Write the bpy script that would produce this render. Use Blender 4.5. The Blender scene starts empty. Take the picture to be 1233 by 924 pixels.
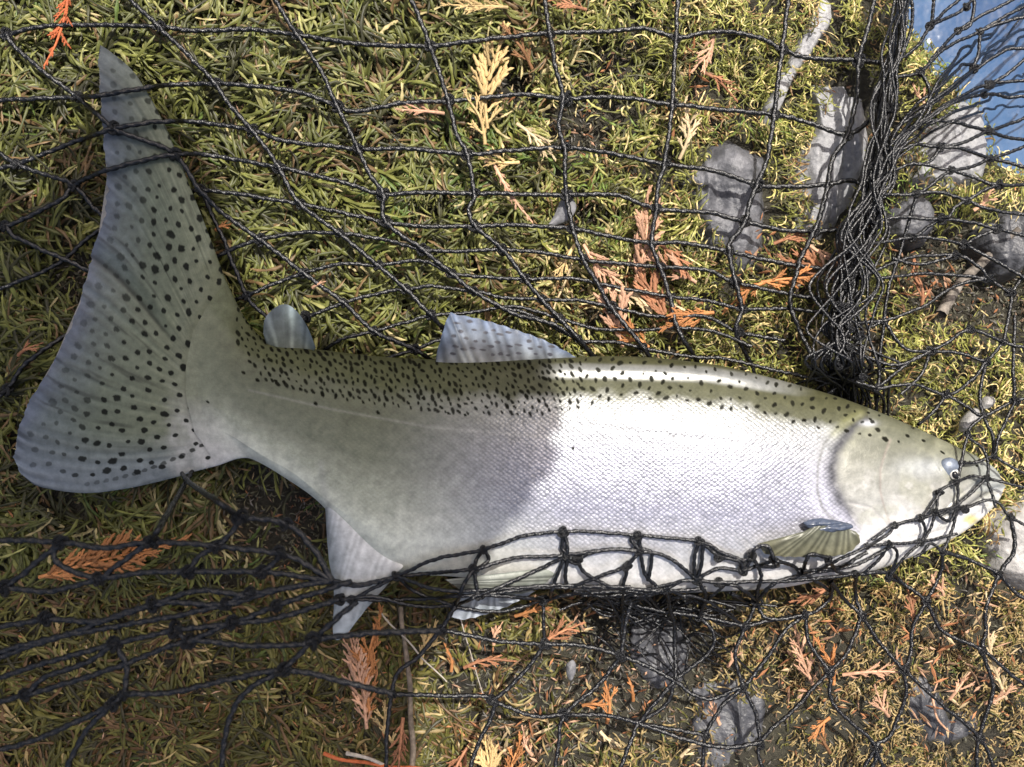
import bpy, math, random
import numpy as np
from mathutils import Vector, Matrix

random.seed(7); rng = np.random.default_rng(7)
scene = bpy.context.scene
col = scene.collection

# ------------------------------------------------------------------ camera, sky, sun, exposure
W, H_, FPX, CAMZ = 1233.0, 924.0, 1068.0, 0.75
cam_d = bpy.data.cameras.new('camera'); cam = bpy.data.objects.new('camera', cam_d); col.objects.link(cam)
cam.location = (0, 0, CAMZ); cam.rotation_euler = (0, 0, 0)
cam_d.sensor_width = 36; cam_d.lens = 36 * FPX / W
cam_d.clip_start = 0.01; cam_d.clip_end = 200
cam_d.dof.use_dof = True; cam_d.dof.focus_distance = CAMZ - 0.06; cam_d.dof.aperture_fstop = 8.5
scene.camera = cam

SUN = Vector((0.17, 0.42, 1.0)).normalized()
elev = math.asin(SUN.z); azim = math.atan2(SUN.x, SUN.y)
world = bpy.data.worlds.new('World'); scene.world = world; world.use_nodes = True
nt = world.node_tree; nt.nodes.clear()
sky = nt.nodes.new('ShaderNodeTexSky'); sky.sky_type = 'NISHITA'; sky.sun_disc = False
sky.sun_elevation = elev; sky.sun_rotation = azim
sky.air_density = 0.85; sky.dust_density = 7.0; sky.ozone_density = 0.3
bg = nt.nodes.new('ShaderNodeBackground'); bg.inputs['Strength'].default_value = 0.122
wo = nt.nodes.new('ShaderNodeOutputWorld')
nt.links.new(sky.outputs[0], bg.inputs[0]); nt.links.new(bg.outputs[0], wo.inputs[0])
sl = bpy.data.lights.new('sun', 'SUN'); sl.energy = 4.6; sl.angle = math.radians(0.5); sl.color = (1, 0.955, 0.88)
so = bpy.data.objects.new('sun', sl); col.objects.link(so)
so.rotation_euler = SUN.to_track_quat('Z', 'Y').to_euler()
scene.view_settings.view_transform = 'Standard'; scene.view_settings.look = 'None'
scene.view_settings.exposure = 0.42; scene.view_settings.gamma = 1

# ------------------------------------------------------------------ helpers
def PX(px, py, z):                    # point at height z seen in this direction
    k = (CAMZ - z) / FPX
    return np.stack([(px - W/2) * k, -(py - H_/2) * k, z + 0*px], -1)
def P(px, py, z): 
    k = (CAMZ - z) / FPX
    return Vector(((px - W/2)*k, -(py - H_/2)*k, z))
def ground_px(x, y): return x * FPX / CAMZ + W/2, -y * FPX / CAMZ + H_/2

_lat = rng.random((256, 256))
def vnoise(x, y):
    xi = np.floor(x).astype(int); yi = np.floor(y).astype(int); fx = x - xi; fy = y - yi
    fx = fx*fx*(3-2*fx); fy = fy*fy*(3-2*fy)
    g = lambda a, b: _lat[a & 255, b & 255]
    return (g(xi, yi)*(1-fx)+g(xi+1, yi)*fx)*(1-fy) + (g(xi, yi+1)*(1-fx)+g(xi+1, yi+1)*fx)*fy
def fbm(x, y, o=4):
    s = 0; a = 0.5
    for i in range(o):
        s = s + a*vnoise(x*2**i + 17*i, y*2**i + 31*i); a *= 0.5
    return s
def sstep(a, b, x):
    t = np.clip((x-a)/(b-a), 0, 1); return t*t*(3-2*t)
def resample(pts, n=None, t=None):
    p = np.array(pts, float); d = np.r_[0, np.cumsum(np.linalg.norm(np.diff(p, axis=0), axis=1))]; d /= d[-1]
    if t is None: t = np.linspace(0, 1, n)
    return np.stack([np.interp(t, d, p[:, i]) for i in range(p.shape[1])], -1)
def catmull(pts, step):
    p = np.array(pts, float)
    if len(p) < 3:
        n = max(3, int(np.linalg.norm(p[1]-p[0])/step)); return resample(p, n)
    q = np.vstack([2*p[0]-p[1], p, 2*p[-1]-p[-2]]); out = []
    for i in range(1, len(q)-2):
        a, b, c, d = q[i-1:i+3]; n = max(2, int(np.linalg.norm(c-b)/step))
        t = np.linspace(0, 1, n, endpoint=False)[:, None]
        out.append(0.5*((2*b)+(c-a)*t+(2*a-5*b+4*c-d)*t**2+(3*b-a-3*c+d)*t**3))
    out.append(p[-1:]); return np.vstack(out)
def smooth_curve(pts, n):             # many-point smooth version of a short outline
    c = catmull(pts, 2.0); return resample(c, n)
def in_poly(px, py, poly):
    p = np.array(poly, float); r = np.zeros(np.shape(px), bool); j = len(p)-1
    for i in range(len(p)):
        xi, yi = p[i]; xj, yj = p[j]
        if yi != yj:
            r ^= ((yi > py) != (yj > py)) & (px < (xj-xi)*(py-yi)/(yj-yi)+xi)
        j = i
    return r
def dist_poly(px, py, line, closed=False):
    p = np.array(line, float)
    if closed: p = np.vstack([p, p[:1]])
    d = np.full(np.shape(px), 1e9)
    for a, b in zip(p[:-1], p[1:]):
        ab = b-a; L = ab@ab + 1e-9
        t = np.clip(((px-a[0])*ab[0]+(py-a[1])*ab[1])/L, 0, 1)
        d = np.minimum(d, np.hypot(px-a[0]-t*ab[0], py-a[1]-t*ab[1]))
    return d
def mesh_np(name, verts, faces, smooth=True):
    verts = np.asarray(verts, np.float32).reshape(-1, 3); faces = np.asarray(faces, np.int32)
    k = faces.shape[1]; me = bpy.data.meshes.new(name)
    me.vertices.add(len(verts)); me.vertices.foreach_set('co', verts.ravel())
    me.loops.add(faces.size); me.loops.foreach_set('vertex_index', faces.ravel())
    me.polygons.add(len(faces)); me.polygons.foreach_set('loop_start', np.arange(0, faces.size, k, dtype=np.int32))
    try: me.polygons.foreach_set('loop_total', np.full(len(faces), k, np.int32))
    except Exception: pass
    me.update(calc_edges=True)
    me.polygons.foreach_set('use_smooth', np.full(len(faces), smooth))
    me.update(); return me
def set_col(me, name, rgb):
    a = me.color_attributes.new(name, 'FLOAT_COLOR', 'POINT')
    rgba = np.ones((len(rgb), 4), np.float32); rgba[:, :rgb.shape[1]] = rgb; a.data.foreach_set('color', rgba.ravel())
def set_vec(me, name, v):
    a = me.attributes.new(name, 'FLOAT_VECTOR', 'POINT'); a.data.foreach_set('vector', np.asarray(v, np.float32).ravel())
def grid_faces(n, m, wrap=False):     # n rows, m columns
    j = np.arange(m if wrap else m-1); i = np.arange(n-1)
    I, J = np.meshgrid(i, j, indexing='ij'); J2 = (J+1) % m
    return np.stack([I*m+J, I*m+J2, (I+1)*m+J2, (I+1)*m+J], -1).reshape(-1, 4)
def link(name, me, mat=None, parent=None):
    o = bpy.data.objects.new(name, me); col.objects.link(o)
    if mat is not None and me is not None and len(me.materials) == 0: me.materials.append(mat)
    if parent: o.parent = parent
    return o
def tag(o, label=None, cat=None, group=None, kind=None):
    if label: o['label'] = label
    if cat: o['category'] = cat
    if group: o['group'] = group
    if kind: o['kind'] = kind
    return o

# ------------------------------------------------------------------ materials
class NT:
    def __init__(s, name):
        s.m = bpy.data.materials.new(name); s.m.use_nodes = True; s.t = s.m.node_tree; s.b = s.t.nodes['Principled BSDF']
    def n(s, typ, **kw):
        x = s.t.nodes.new('ShaderNode'+typ)
        for k, v in kw.items():
            if k.startswith('i_'): x.inputs[k[2:].replace('_', ' ')].default_value = v
            else: setattr(x, k, v)
        return x
    def l(s, a, b): s.t.links.new(a, b)
    def set(s, **kw):
        for k, v in kw.items(): s.b.inputs[k.replace('_', ' ')].default_value = v
    def ramp(s, src, stops):
        r = s.n('ValToRGB'); e = r.color_ramp.elements
        while len(e) < len(stops): e.new(0.5)
        for x, (p, c) in zip(e, stops): x.position = p; x.color = (*c, 1) if len(c) == 3 else c
        s.l(src, r.inputs[0]); return r.outputs[0]
    def mix(s, f, a, b, mode='MIX'):
        x = s.n('MixRGB', blend_type=mode)
        for i, v in zip((0, 1, 2), (f, a, b)):
            if hasattr(v, 'links'): s.l(v, x.inputs[i])
            else: x.inputs[i].default_value = v if i == 0 else (*v, 1)
        return x.outputs[0]
    def noise(s, scale, detail=4, vec=None, rough=0.55):
        x = s.n('TexNoise'); x.inputs['Scale'].default_value = scale; x.inputs['Detail'].default_value = detail; x.inputs['Roughness'].default_value = rough
        if vec: s.l(vec, x.inputs['Vector'])
        return x.outputs['Fac']
    def bump(s, h, strength, dist):
        x = s.n('Bump'); x.inputs['Strength'].default_value = strength; x.inputs['Distance'].default_value = dist
        s.l(h, x.inputs['Height']); s.l(x.outputs[0], s.b.inputs['Normal']); return x

def mat_attr(name, rough=0.6, spec=0.3, sub=0):
    a = NT(name); c = a.n('VertexColor', layer_name='Col'); a.l(c.outputs[0], a.b.inputs['Base Color'])
    a.set(Roughness=rough); a.b.inputs['Specular IOR Level'].default_value = spec; return a
# moss: coloured strand by strand, thin leaves let a little light through
mm = mat_attr('moss', 0.48, 0.4)
tr = mm.n('BsdfTranslucent'); vc = mm.n('VertexColor', layer_name='Col'); mm.l(vc.outputs[0], tr.inputs[0])
mx = mm.n('MixShader'); mx.inputs[0].default_value = 0.22
outn = [n for n in mm.t.nodes if n.type == 'OUTPUT_MATERIAL'][0]
mm.l(mm.b.outputs[0], mx.inputs[1]); mm.l(tr.outputs[0], mx.inputs[2]); mm.l(mx.outputs[0], outn.inputs[0])
M_MOSS = mm.m
# ground under the moss
g = NT('soil'); tc = g.n('TexCoord').outputs['Object']
n1 = g.noise(9, 6, tc); n2 = g.noise(150, 7, tc, .7)
c1 = g.ramp(n1, [(0.35, (0.025, 0.023, 0.017)), (0.55, (0.065, 0.06, 0.04)), (0.7, (0.10, 0.098, 0.055))])
c2 = g.mix(0.55, c1, g.ramp(n2, [(0.35, (0.012, 0.011, 0.008)), (0.6, (0.06, 0.052, 0.035)), (0.75, (0.11, 0.10, 0.07))]))
g.l(c2, g.b.inputs['Base Color']); g.set(Roughness=0.8); g.bump(n2, 1.0, 0.012); M_SOIL = g.m
# water
g = NT('water'); tc = g.n('TexCoord').outputs['Object']
n1 = g.noise(7, 3, tc)
g.l(g.ramp(n1, [(0.3, (0.032, 0.07, 0.155)), (0.7, (0.065, 0.125, 0.235))]), g.b.inputs['Base Color'])
g.set(Roughness=0.12, IOR=1.33); g.bump(g.noise(22, 3, tc), 0.25, 0.02); M_WATER = g.m
# rocks
def rock_mat(name, lo, mid, hi, gloss=0.6):
    g = NT(name); tc = g.n('TexCoord').outputs['Object']
    n1 = g.noise(22, 7, tc, 0.62); n2 = g.noise(260, 4, tc, 0.6); n3 = g.noise(70, 5, tc)
    c = g.ramp(n1, [(0.3, lo), (0.5, mid), (0.68, hi)])
    c = g.mix(0.35, c, g.ramp(n2, [(0.3, tuple(x*0.5 for x in lo)), (0.7, tuple(min(1, x*1.15) for x in hi))]))
    f = g.ramp(n3, [(0.6, (0, 0, 0)), (0.68, (1, 1, 1))])
    c = g.mix(f, c, tuple(x*0.75 for x in mid))
    g.l(c, g.b.inputs['Base Color']); g.set(Roughness=gloss)
    ad = g.n('Math', operation='ADD'); g.l(n1, ad.inputs[0]); g.l(n2, ad.inputs[1]); g.bump(ad.outputs[0], 0.5, 0.0025); return g.m
M_ROCK_L = rock_mat('pale_grey_rock', (0.17, 0.17, 0.18), (0.28, 0.28, 0.295), (0.42, 0.42, 0.42))
M_ROCK_D = rock_mat('dark_grey_rock', (0.045, 0.046, 0.054), (0.085, 0.087, 0.098), (0.17, 0.17, 0.185), 0.5)
M_ROCK_S = rock_mat('wet_dark_rock', (0.03, 0.031, 0.036), (0.06, 0.062, 0.07), (0.12, 0.12, 0.13), 0.42)
M_ROCK_W = rock_mat('whitish_rock', (0.22, 0.21, 0.2), (0.33, 0.32, 0.31), (0.46, 0.45, 0.43))
# rope
g = NT('wet_black_cord'); tc = g.n('TexCoord').outputs['Object']
n1 = g.noise(900, 2, tc)
g.l(g.ramp(n1, [(0.45, (0.0025, 0.0025, 0.003)), (0.8, (0.014, 0.015, 0.019))]), g.b.inputs['Base Color'])
g.set(Roughness=0.27); g.b.inputs['Specular IOR Level'].default_value = 0.6; g.bump(n1, 0.8, 0.0008); M_ROPE = g.m
# cedar
def plain(name, c, rough=0.6, var=0.35, scale=200, spec=0.3):
    g = NT(name); tc = g.n('TexCoord').outputs['Object']; oi = g.n('ObjectInfo').outputs['Random']
    n1 = g.noise(scale, 3, tc)
    k = g.ramp(n1, [(0.3, tuple(x*(1-var) for x in c)), (0.7, tuple(min(1, x*(1+var)) for x in c))])
    hs = g.n('HueSaturation'); g.l(k, hs.inputs['Color'])
    mr = g.n('MapRange'); g.l(oi, mr.inputs[0]); mr.inputs[3].default_value = 0.7; mr.inputs[4].default_value = 1.25; g.l(mr.outputs[0], hs.inputs['Value'])
    g.l(hs.outputs[0], g.b.inputs['Base Color']); g.set(Roughness=rough); g.b.inputs['Specular IOR Level'].default_value = spec
    g.bump(n1, 0.4, 0.001); return g.m
CED = {'orange': plain('orange_cedar', (0.42, 0.18, 0.065)), 'straw': plain('straw_cedar', (0.52, 0.37, 0.17)),
       'pink': plain('salmon_cedar', (0.50, 0.29, 0.185)), 'rust': plain('rust_cedar', (0.32, 0.145, 0.075)),
       'pale': plain('pale_cedar', (0.58, 0.45, 0.27)), 'brown': plain('brown_cedar', (0.20, 0.10, 0.045)),
       'red': plain('red_cedar', (0.42, 0.11, 0.04))}
M_TWIG = plain('grey_brown_twig', (0.21, 0.17, 0.13), 0.8)
M_TWIG_P = plain('pale_twig', (0.45, 0.40, 0.34), 0.7)
M_STICK = plain('grey_stick', (0.15, 0.13, 0.11), 0.85, var=.6)
M_LEAFG = plain('grey_leaf', (0.16, 0.16, 0.17), 0.6)
M_BARK = plain('bark', (0.12, 0.075, 0.045), 0.9, scale=30)
M_GREEN = plain('cedar_foliage', (0.05, 0.09, 0.025), 0.6)

# fish skin
def skin(name, scales=True):
    g = NT(name); vcn = g.n('VertexColor', layer_name='Col'); c = vcn.outputs[0]
    wet = g.n('Math', operation='MULTIPLY'); wet.inputs[1].default_value = 0.5 if scales else 0.32; g.l(vcn.outputs['Alpha'], wet.inputs[0]); g.l(wet.outputs[0], g.b.inputs['Specular IOR Level'])
    at = g.n('Attribute', attribute_name='suv'); ms = g.n('Attribute', attribute_name='par')
    sp = g.n('SeparateXYZ'); g.l(ms.outputs['Vector'], sp.inputs[0])
    nz = g.n('TexNoise'); g.l(at.outputs['Vector'], nz.inputs['Vector']); nz.inputs['Scale'].default_value = 0.09; nz.inputs['Detail'].default_value = 6; nz.inputs['Roughness'].default_value = 0.65
    mot = g.ramp(nz.outputs['Fac'], [(0.32, (0.62, 0.63, 0.61)), (0.68, (1.15, 1.15, 1.13))])
    c = g.mix(0.8, c, mot, 'MULTIPLY')
    if scales:
        vo = g.n('TexVoronoi', feature='F1'); vo.inputs['Scale'].default_value = 1.0; vo.inputs['Randomness'].default_value = 0.34
        mp = g.n('Mapping'); mp.inputs['Scale'].default_value = (0.20, 0.255, 1); mp.inputs['Rotation'].default_value = (0, 0, 0)
        rot = g.n('VectorRotate', rotation_type='Z_AXIS'); rot.inputs['Angle'].default_value = math.radians(45)
        g.l(at.outputs['Vector'], mp.inputs[0]); g.l(mp.outputs[0], rot.inputs[0]); g.l(rot.outputs[0], vo.inputs['Vector'])
        edge = g.ramp(vo.outputs['Distance'], [(0.25, (1.08, 1.08, 1.08)), (0.5, (0.93, 0.93, 0.93)), (0.74, (0.66, 0.67, 0.66))])
        c = g.mix(sp.outputs[1], c, g.mix(1.0, c, edge, 'MULTIPLY'))
        inv = g.n('Math', operation='SUBTRACT'); inv.inputs[0].default_value = 1; g.l(vo.outputs['Distance'], inv.inputs[1])
        bm = g.bump(inv.outputs[0], 0.5, 0.0005); g.l(sp.outputs[1], bm.inputs['Strength'])
    else:
        g.bump(nz.outputs['Fac'], 0.25, 0.001)
    if scales:
        n3 = g.n('TexNoise'); g.l(at.outputs['Vector'], n3.inputs['Vector']); n3.inputs['Scale'].default_value = 0.22; n3.inputs['Detail'].default_value = 5; n3.inputs['Roughness'].default_value = .7
        b2 = g.n('Bump'); b2.inputs['Strength'].default_value = .35; b2.inputs['Distance'].default_value = .0011; g.l(n3.outputs['Fac'], b2.inputs['Height']); g.l(b2.outputs[0], bm.inputs['Normal'])
    g.l(c, g.b.inputs['Base Color']); g.l(sp.outputs[0], g.b.inputs['Metallic']); g.l(sp.outputs[2], g.b.inputs['Roughness'])
    return g.m
M_SKIN = skin('salmon_skin'); M_FIN = skin('fin_membrane', False)
def simple(name, c, rough=0.3, metal=0):
    g = NT(name); tc = g.n('TexCoord').outputs['Object']; n1 = g.noise(300, 3, tc)
    g.l(g.ramp(n1, [(0.3, tuple(x*0.7 for x in c)), (0.7, tuple(min(1, x*1.2) for x in c))]), g.b.inputs['Base Color']); g.set(Roughness=rough, Metallic=metal); return g.m
M_IRIS = simple('eye_silver', (0.14, 0.165, 0.21), 0.38, 0.15); M_PUPIL = simple('eye_black', (0.012, 0.012, 0.014), 0.08); M_EYEW = simple('eye_white', (0.48, 0.47, 0.44), 0.25)

# ------------------------------------------------------------------ outlines read off the place
EDGE = [(1085, -60), (1098, 0), (1118, 35), (1148, 78), (1180, 102), (1198, 140), (1206, 185), (1245, 208), (1330, 235)]
def bank_d(px, py):                    # >0 beyond the bank's edge
    d = dist_poly(px, py, EDGE); poly = EDGE + [(6000, 235), (6000, -6000), (1085, -6000)]
    return np.where(in_poly(px, py, poly), d, -d)
ROCKS = [
 ('boulder', [(832, 205), (850, 180), (878, 166), (905, 172), (928, 190), (934, 250), (926, 300), (908, 330), (885, 322), (858, 290), (836, 258)], 0.020, M_ROCK_D, 'dark grey bare rock in the moss with cedar sprays at its foot'),
 ('rock', [(985, 95), (1015, 88), (1044, 102), (1054, 150), (1050, 200), (1032, 245), (1000, 282), (970, 276), (962, 230), (964, 185), (990, 150)], 0.015, M_ROCK_L, 'pale grey bare rock left of the gathered black net'),
 ('rock', [(930, 120), (945, 85), (965, 45), (985, 5), (1002, -20), (1012, 10), (990, 50), (968, 82), (948, 125), (938, 140)], 0.010, M_ROCK_L, 'long thin pale grey rock showing through moss at the top edge'),
 ('rock', [(1105, 165), (1150, 125), (1190, 118), (1204, 160), (1200, 205), (1150, 232), (1105, 215)], 0.018, M_ROCK_L, 'mottled grey rock at the bank edge beside the blue water'),
 ('rock', [(1075, 235), (1110, 228), (1140, 250), (1128, 285), (1090, 292), (1070, 270)], 0.02, M_ROCK_D, 'small dark rock right of the gathered net below the mottled rock'),
 ('rock', [(1190, 640), (1215, 612), (1260, 600), (1300, 660), (1270, 720), (1205, 700), (1190, 672)], 0.03, M_ROCK_W, 'whitish rock at the right edge under the fish jaw'),
 ('rock', [(1080, 845), (1110, 820), (1160, 850), (1185, 885), (1160, 905), (1110, 895)], 0.006, M_ROCK_S, 'dark wet rock in the moss at lower right'),
 ('rock', [(770, 770), (810, 755), (840, 785), (830, 830), (795, 840), (772, 810)], 0.004, M_ROCK_S, 'dark wet rock below the belly between net knots'),
 ('rock', [(850, 850), (890, 835), (940, 860), (950, 910), (900, 950), (855, 920)], 0.003, M_ROCK_S, 'dark flat rock at the bottom edge right of centre'),
 ('rock', [(1185, 270), (1225, 245), (1260, 270), (1255, 320), (1205, 330)], 0.022, M_ROCK_S, 'dark brown grey rock at the right edge above the fish'),
]
DARK = [(700, 150, 48, .85), (735, 75, 32, .6), (620, 105, 30, .5), (690, 255, 30, .5), (1150, 335, 62, .9), (1205, 360, 50, .8), (1105, 300, 35, .7),
        (760, 800, 120, .72), (650, 850, 110, .5), (860, 880, 80, .35), (560, 780, 70, .45), (940, 410, 25, .3), (345, 628, 80, .8), (255, 720, 60, .35), (90, 340, 40, .5), (1040, 410, 30, .5)]  # moss gap between tail and anal fin stands in for the fish's shade
def bare(px, py):
    b = np.zeros(np.shape(px))
    w = 16*(fbm(px/30, py/30, 3)-0.5)*2
    for x, y, r, s in DARK: b = np.maximum(b, s*(1-sstep(r*0.5, r*1.15, np.hypot(px-x, py-y)+w)))
    return b
def gz(x, y):
    px, py = ground_px(x, y)
    z = 0.034*(fbm(x*5+40, y*5+40, 4)-0.47) + 0.010*(fbm(x*28+9, y*28+5, 3)-0.45)
    d = bank_d(px, py) + 14*(fbm(px/40, py/40, 3)-.5)*2
    z = z - 0.03*sstep(-60, 0, d) - 0.55*sstep(0, 70, d)
    z = z - 0.014*bare(px, py)
    r = np.hypot(x, y); z = z + 0.35*(fbm(x*0.8, y*0.8, 3)-0.47)*sstep(0.7, 2.5, r)*(1-sstep(-40, 60, d))
    # hollow pressed under the fish
    z = z - 0.006*np.exp(-(((px-760)/420)**2 + ((py-570)/110)**2))
    return z

# ------------------------------------------------------------------ ground and water
def axis(n, core, far):
    u = np.linspace(-1, 1, n); return core*u + (far-core)*np.sign(u)*np.abs(u)**9
ax = axis(460, 0.75, 18); ay = axis(400, 0.6, 18)
X, Y = np.meshgrid(ax, ay, indexing='xy')
me = mesh_np('ground', np.stack([X, Y, gz(X, Y)], -1), grid_faces(len(ay), len(ax)))
tag(link('ground', me, M_SOIL), kind='structure')
me = mesh_np('water', [(-40, -40, -0.2), (40, -40, -0.2), (40, 40, -0.2), (-40, 40, -0.2)], [(0, 1, 2, 3)])
tag(link('water', me, M_WATER), kind='structure')

# ------------------------------------------------------------------ rocks
rock_top = []
for nm, poly, hh, mat, lab in ROCKS:
    c = np.mean(np.array(poly), 0); n_r, n_a = 48, 130
    o2 = smooth_curve(poly + [poly[0]], n_a + 1)[:-1]
    ss = np.linspace(0, 1, n_r); V = []
    for s in ss:
        q = c + (o2-c)*(1.16*s)
        wob = 16*(fbm(q[:, 0]/18, q[:, 1]/14, 3)-0.45)*s
        q = q + (o2-c)/np.linalg.norm(o2-c, axis=1)[:, None]*wob[:, None]
        base = P(c[0], c[1], 0)
        z = hh*(1-s**5*1.9) + 0.018*(fbm(q[:, 0]/34+3, q[:, 1]/60, 3)-0.45) - 0.020*np.abs(fbm(q[:, 0]/17, q[:, 1]/110+7, 2)-0.47) + 0.002*(fbm(q[:, 0]/5, q[:, 1]/5, 3)-.45)
        k = CAMZ/FPX
        gxy = np.stack([(q[:, 0]-W/2)*(CAMZ-0.02)/FPX, -(q[:, 1]-H_/2)*(CAMZ-0.02)/FPX], -1)
        V.append(np.c_[gxy, gz(gxy[:, 0].mean(), gxy[:, 1].mean())*0.5 + z - (0.05 if s == 1 else 0)])
    V = np.array(V); org = np.array(P(c[0], c[1], 0))
    me = mesh_np(nm, V - org, grid_faces(n_r, n_a, True))
    o = link(nm, me, mat); o.location = org; tag(o, lab, 'rock')

# ------------------------------------------------------------------ the fish
def coons(left, right, top, bot, n, phis):
    """left/right run back->belly, top/bot run left->right; rows along length, columns across"""
    v = (1-np.cos(phis))/2; t = np.linspace(0, 1, n)
    Lc = resample(left, t=v); Rc = resample(right, t=v); Tc = resample(top, t=t); Bc = resample(bot, t=t)
    T, Vv = t[:, None, None], v[None, :, None]
    return ((1-T)*Lc[None]+T*Rc[None]) + ((1-Vv)*Tc[:, None]+Vv*Bc[:, None]) - (
        (1-T)*(1-Vv)*np.array(left[0])+T*(1-Vv)*np.array(right[0])+(1-T)*Vv*np.array(left[-1])+T*Vv*np.array(right[-1])), t, v
ROOT = [(272, 338), (250, 368), (232, 400), (224, 440), (224, 480), (234, 520), (262, 561)]
BACK = [(272, 338), (295, 383), (318, 408), (350, 417), (400, 423), (450, 429), (520, 433), (600, 434), (680, 431), (740, 429), (800, 432), (870, 441),
        (940, 458), (1000, 475), (1050, 493), (1100, 514), (1150, 537), (1180, 552), (1200, 566), (1208, 582)]
BELLY = [(262, 561), (290, 552), (310, 556), (350, 580), (385, 606), (430, 655), (478, 688), (540, 694), (610, 699), (680, 709), (760, 715), (850, 713),
         (940, 708), (1000, 696), (1050, 688), (1100, 670), (1150, 647), (1185, 622), (1203, 602), (1208, 590)]
SNOUT = [(1208, 582), (1211, 586), (1208, 590)]
TRAIL = [(119, 54), (120, 100), (125, 165), (129, 225), (126, 262), (112, 305), (103, 340), (86, 392), (62, 440), (40, 475), (23, 515), (18, 545), (21, 563), (30, 577)]
FTOP = [(119, 54), (135, 64), (162, 88), (188, 130), (206, 168), (222, 208), (246, 268), (272, 338)]
FBOT = [(30, 577), (50, 587), (100, 594), (150, 589), (200, 578), (235, 568), (262, 561)]
HX = [200, 225, 260, 300, 350, 420, 520, 650, 800, 920, 1000, 1060, 1110, 1150, 1180, 1200, 1212]
HH = [7, 8, 10, 15, 21, 29, 36, 42, 44, 42, 38, 33, 27, 20, 14, 8, 2.5]
def half_t(x): return np.interp(x, HX, HH)*1e-3
def zcen(x): return np.interp(x, [0, 120, 260, 420, 650, 900, 1050, 1150, 1212], [0.050, 0.046, 0.040, 0.038, 0.043, 0.045, 0.041, 0.036, 0.032])

GILL_EDGE = [(1040, 506), (1022, 520), (1008, 540), (1002, 562), (1003, 582), (1013, 604), (1028, 628), (1040, 648)]
MEMB = [(1036, 500), (1008, 516), (992, 535), (985, 560), (984, 590), (990, 612), (1005, 628)]
PREOP = [(1072, 530), (1066, 545), (1060, 566), (1060, 592), (1065, 612), (1072, 632)]
BRANCH = [(1022, 605), (1050, 612), (1075, 640), (1090, 655)]
MOUTH = [(1212, 584), (1196, 588), (1180, 598), (1164, 610), (1150, 617), (1136, 620)]
MAXIL = [(1200, 574), (1176, 582), (1154, 596), (1138, 612), (1136, 622)]
JAWLINE = [(1095, 648), (1130, 640), (1165, 628), (1195, 606)]
def poisson(cands, rad):
    keep = []; cell = {}
    for c in cands:
        r = rad(c) if callable(rad) else rad
        k = (int(c[0]//12), int(c[1]//12)); ok = True
        for i in range(-2, 3):
            for j in range(-2, 3):
                for q in cell.get((k[0]+i, k[1]+j), ()):
                    if (q[0]-c[0])**2+(q[1]-c[1])**2 < r*r: ok = False; break
        if ok: keep.append(c); cell.setdefault(k, []).append(c)
    return keep
def paint_spots(px, py, spots, amount):
    """spots: x, y, half length, half width, angle, strength -> amount array (0..1), grid arrays assumed"""
    flat_x, flat_y = px.ravel(), py.ravel(); am = amount.ravel()
    order = np.argsort(flat_x); sx = flat_x[order]
    for x, y, a, b, th, st in spots:
        i0, i1 = np.searchsorted(sx, [x-a-2, x+a+2]); idx = order[i0:i1]
        idx = idx[np.abs(flat_y[idx]-y) < a+2]
        if len(idx) == 0: continue
        dx, dy = flat_x[idx]-x, flat_y[idx]-y; c, s = math.cos(th), math.sin(th)
        r = np.hypot((dx*c+dy*s)/a, (-dx*s+dy*c)/b)
        r = r + 0.35*(vnoise(flat_x[idx]/2.2, flat_y[idx]/2.2)-.5)
        am[idx] = np.maximum(am[idx], st*(1-sstep(0.72, 1.12, r)))
    return am.reshape(px.shape)
def back_y(x): b = np.array(BACK); return np.interp(x, b[2:, 0], b[2:, 1])

root = bpy.data.objects.new('salmon', None); col.objects.link(root); root.empty_display_size = 0.05
root.location = P(640, 560, 0.0)
tag(root, 'large silver salmon with dark spotted back and tail lying on its side on moss', 'fish')
ro = np.array(root.location)
def fish_part(name, V, F, rgb, suv, par, mat):
    me = mesh_np(name, V.reshape(-1, 3)-ro, F); set_col(me, 'Col', rgb.reshape(-1, rgb.shape[-1])); set_vec(me, 'suv', suv.reshape(-1, 3)); set_vec(me, 'par', par.reshape(-1, 3))
    return link(name, me, mat, root)
def lerp_c(x, xs, cs):
    cs = np.array(cs); return np.stack([np.interp(x, xs, cs[:, i]) for i in range(3)], -1)

NL, NT_, NB = 960, 230, 30
ph_top = np.linspace(0, math.pi, NT_); ph_bot = np.linspace(math.pi, 2*math.pi, NB+2)[1:-1]
G, t_, v_top = coons(ROOT, SNOUT, smooth_curve(BACK, 400), smooth_curve(BELLY, 400), NL, ph_top)
Gb, _, v_bot = coons(ROOT, SNOUT, smooth_curve(BACK, 400), smooth_curve(BELLY, 400), NL, ph_bot)
xm = G.mean(1)[:, 0]; xm = np.interp(t_, [0, 0.06, 1], [225, 285, 1212]) * 0 + xm
h_row = half_t(xm); zc = zcen(xm)
px, py = G[..., 0], G[..., 1]
prof = np.sin(ph_top)[None, :]**0.92
ztop = zc[:, None] + h_row[:, None]*prof
VV = np.broadcast_to(v_top[None], px.shape)
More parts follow.
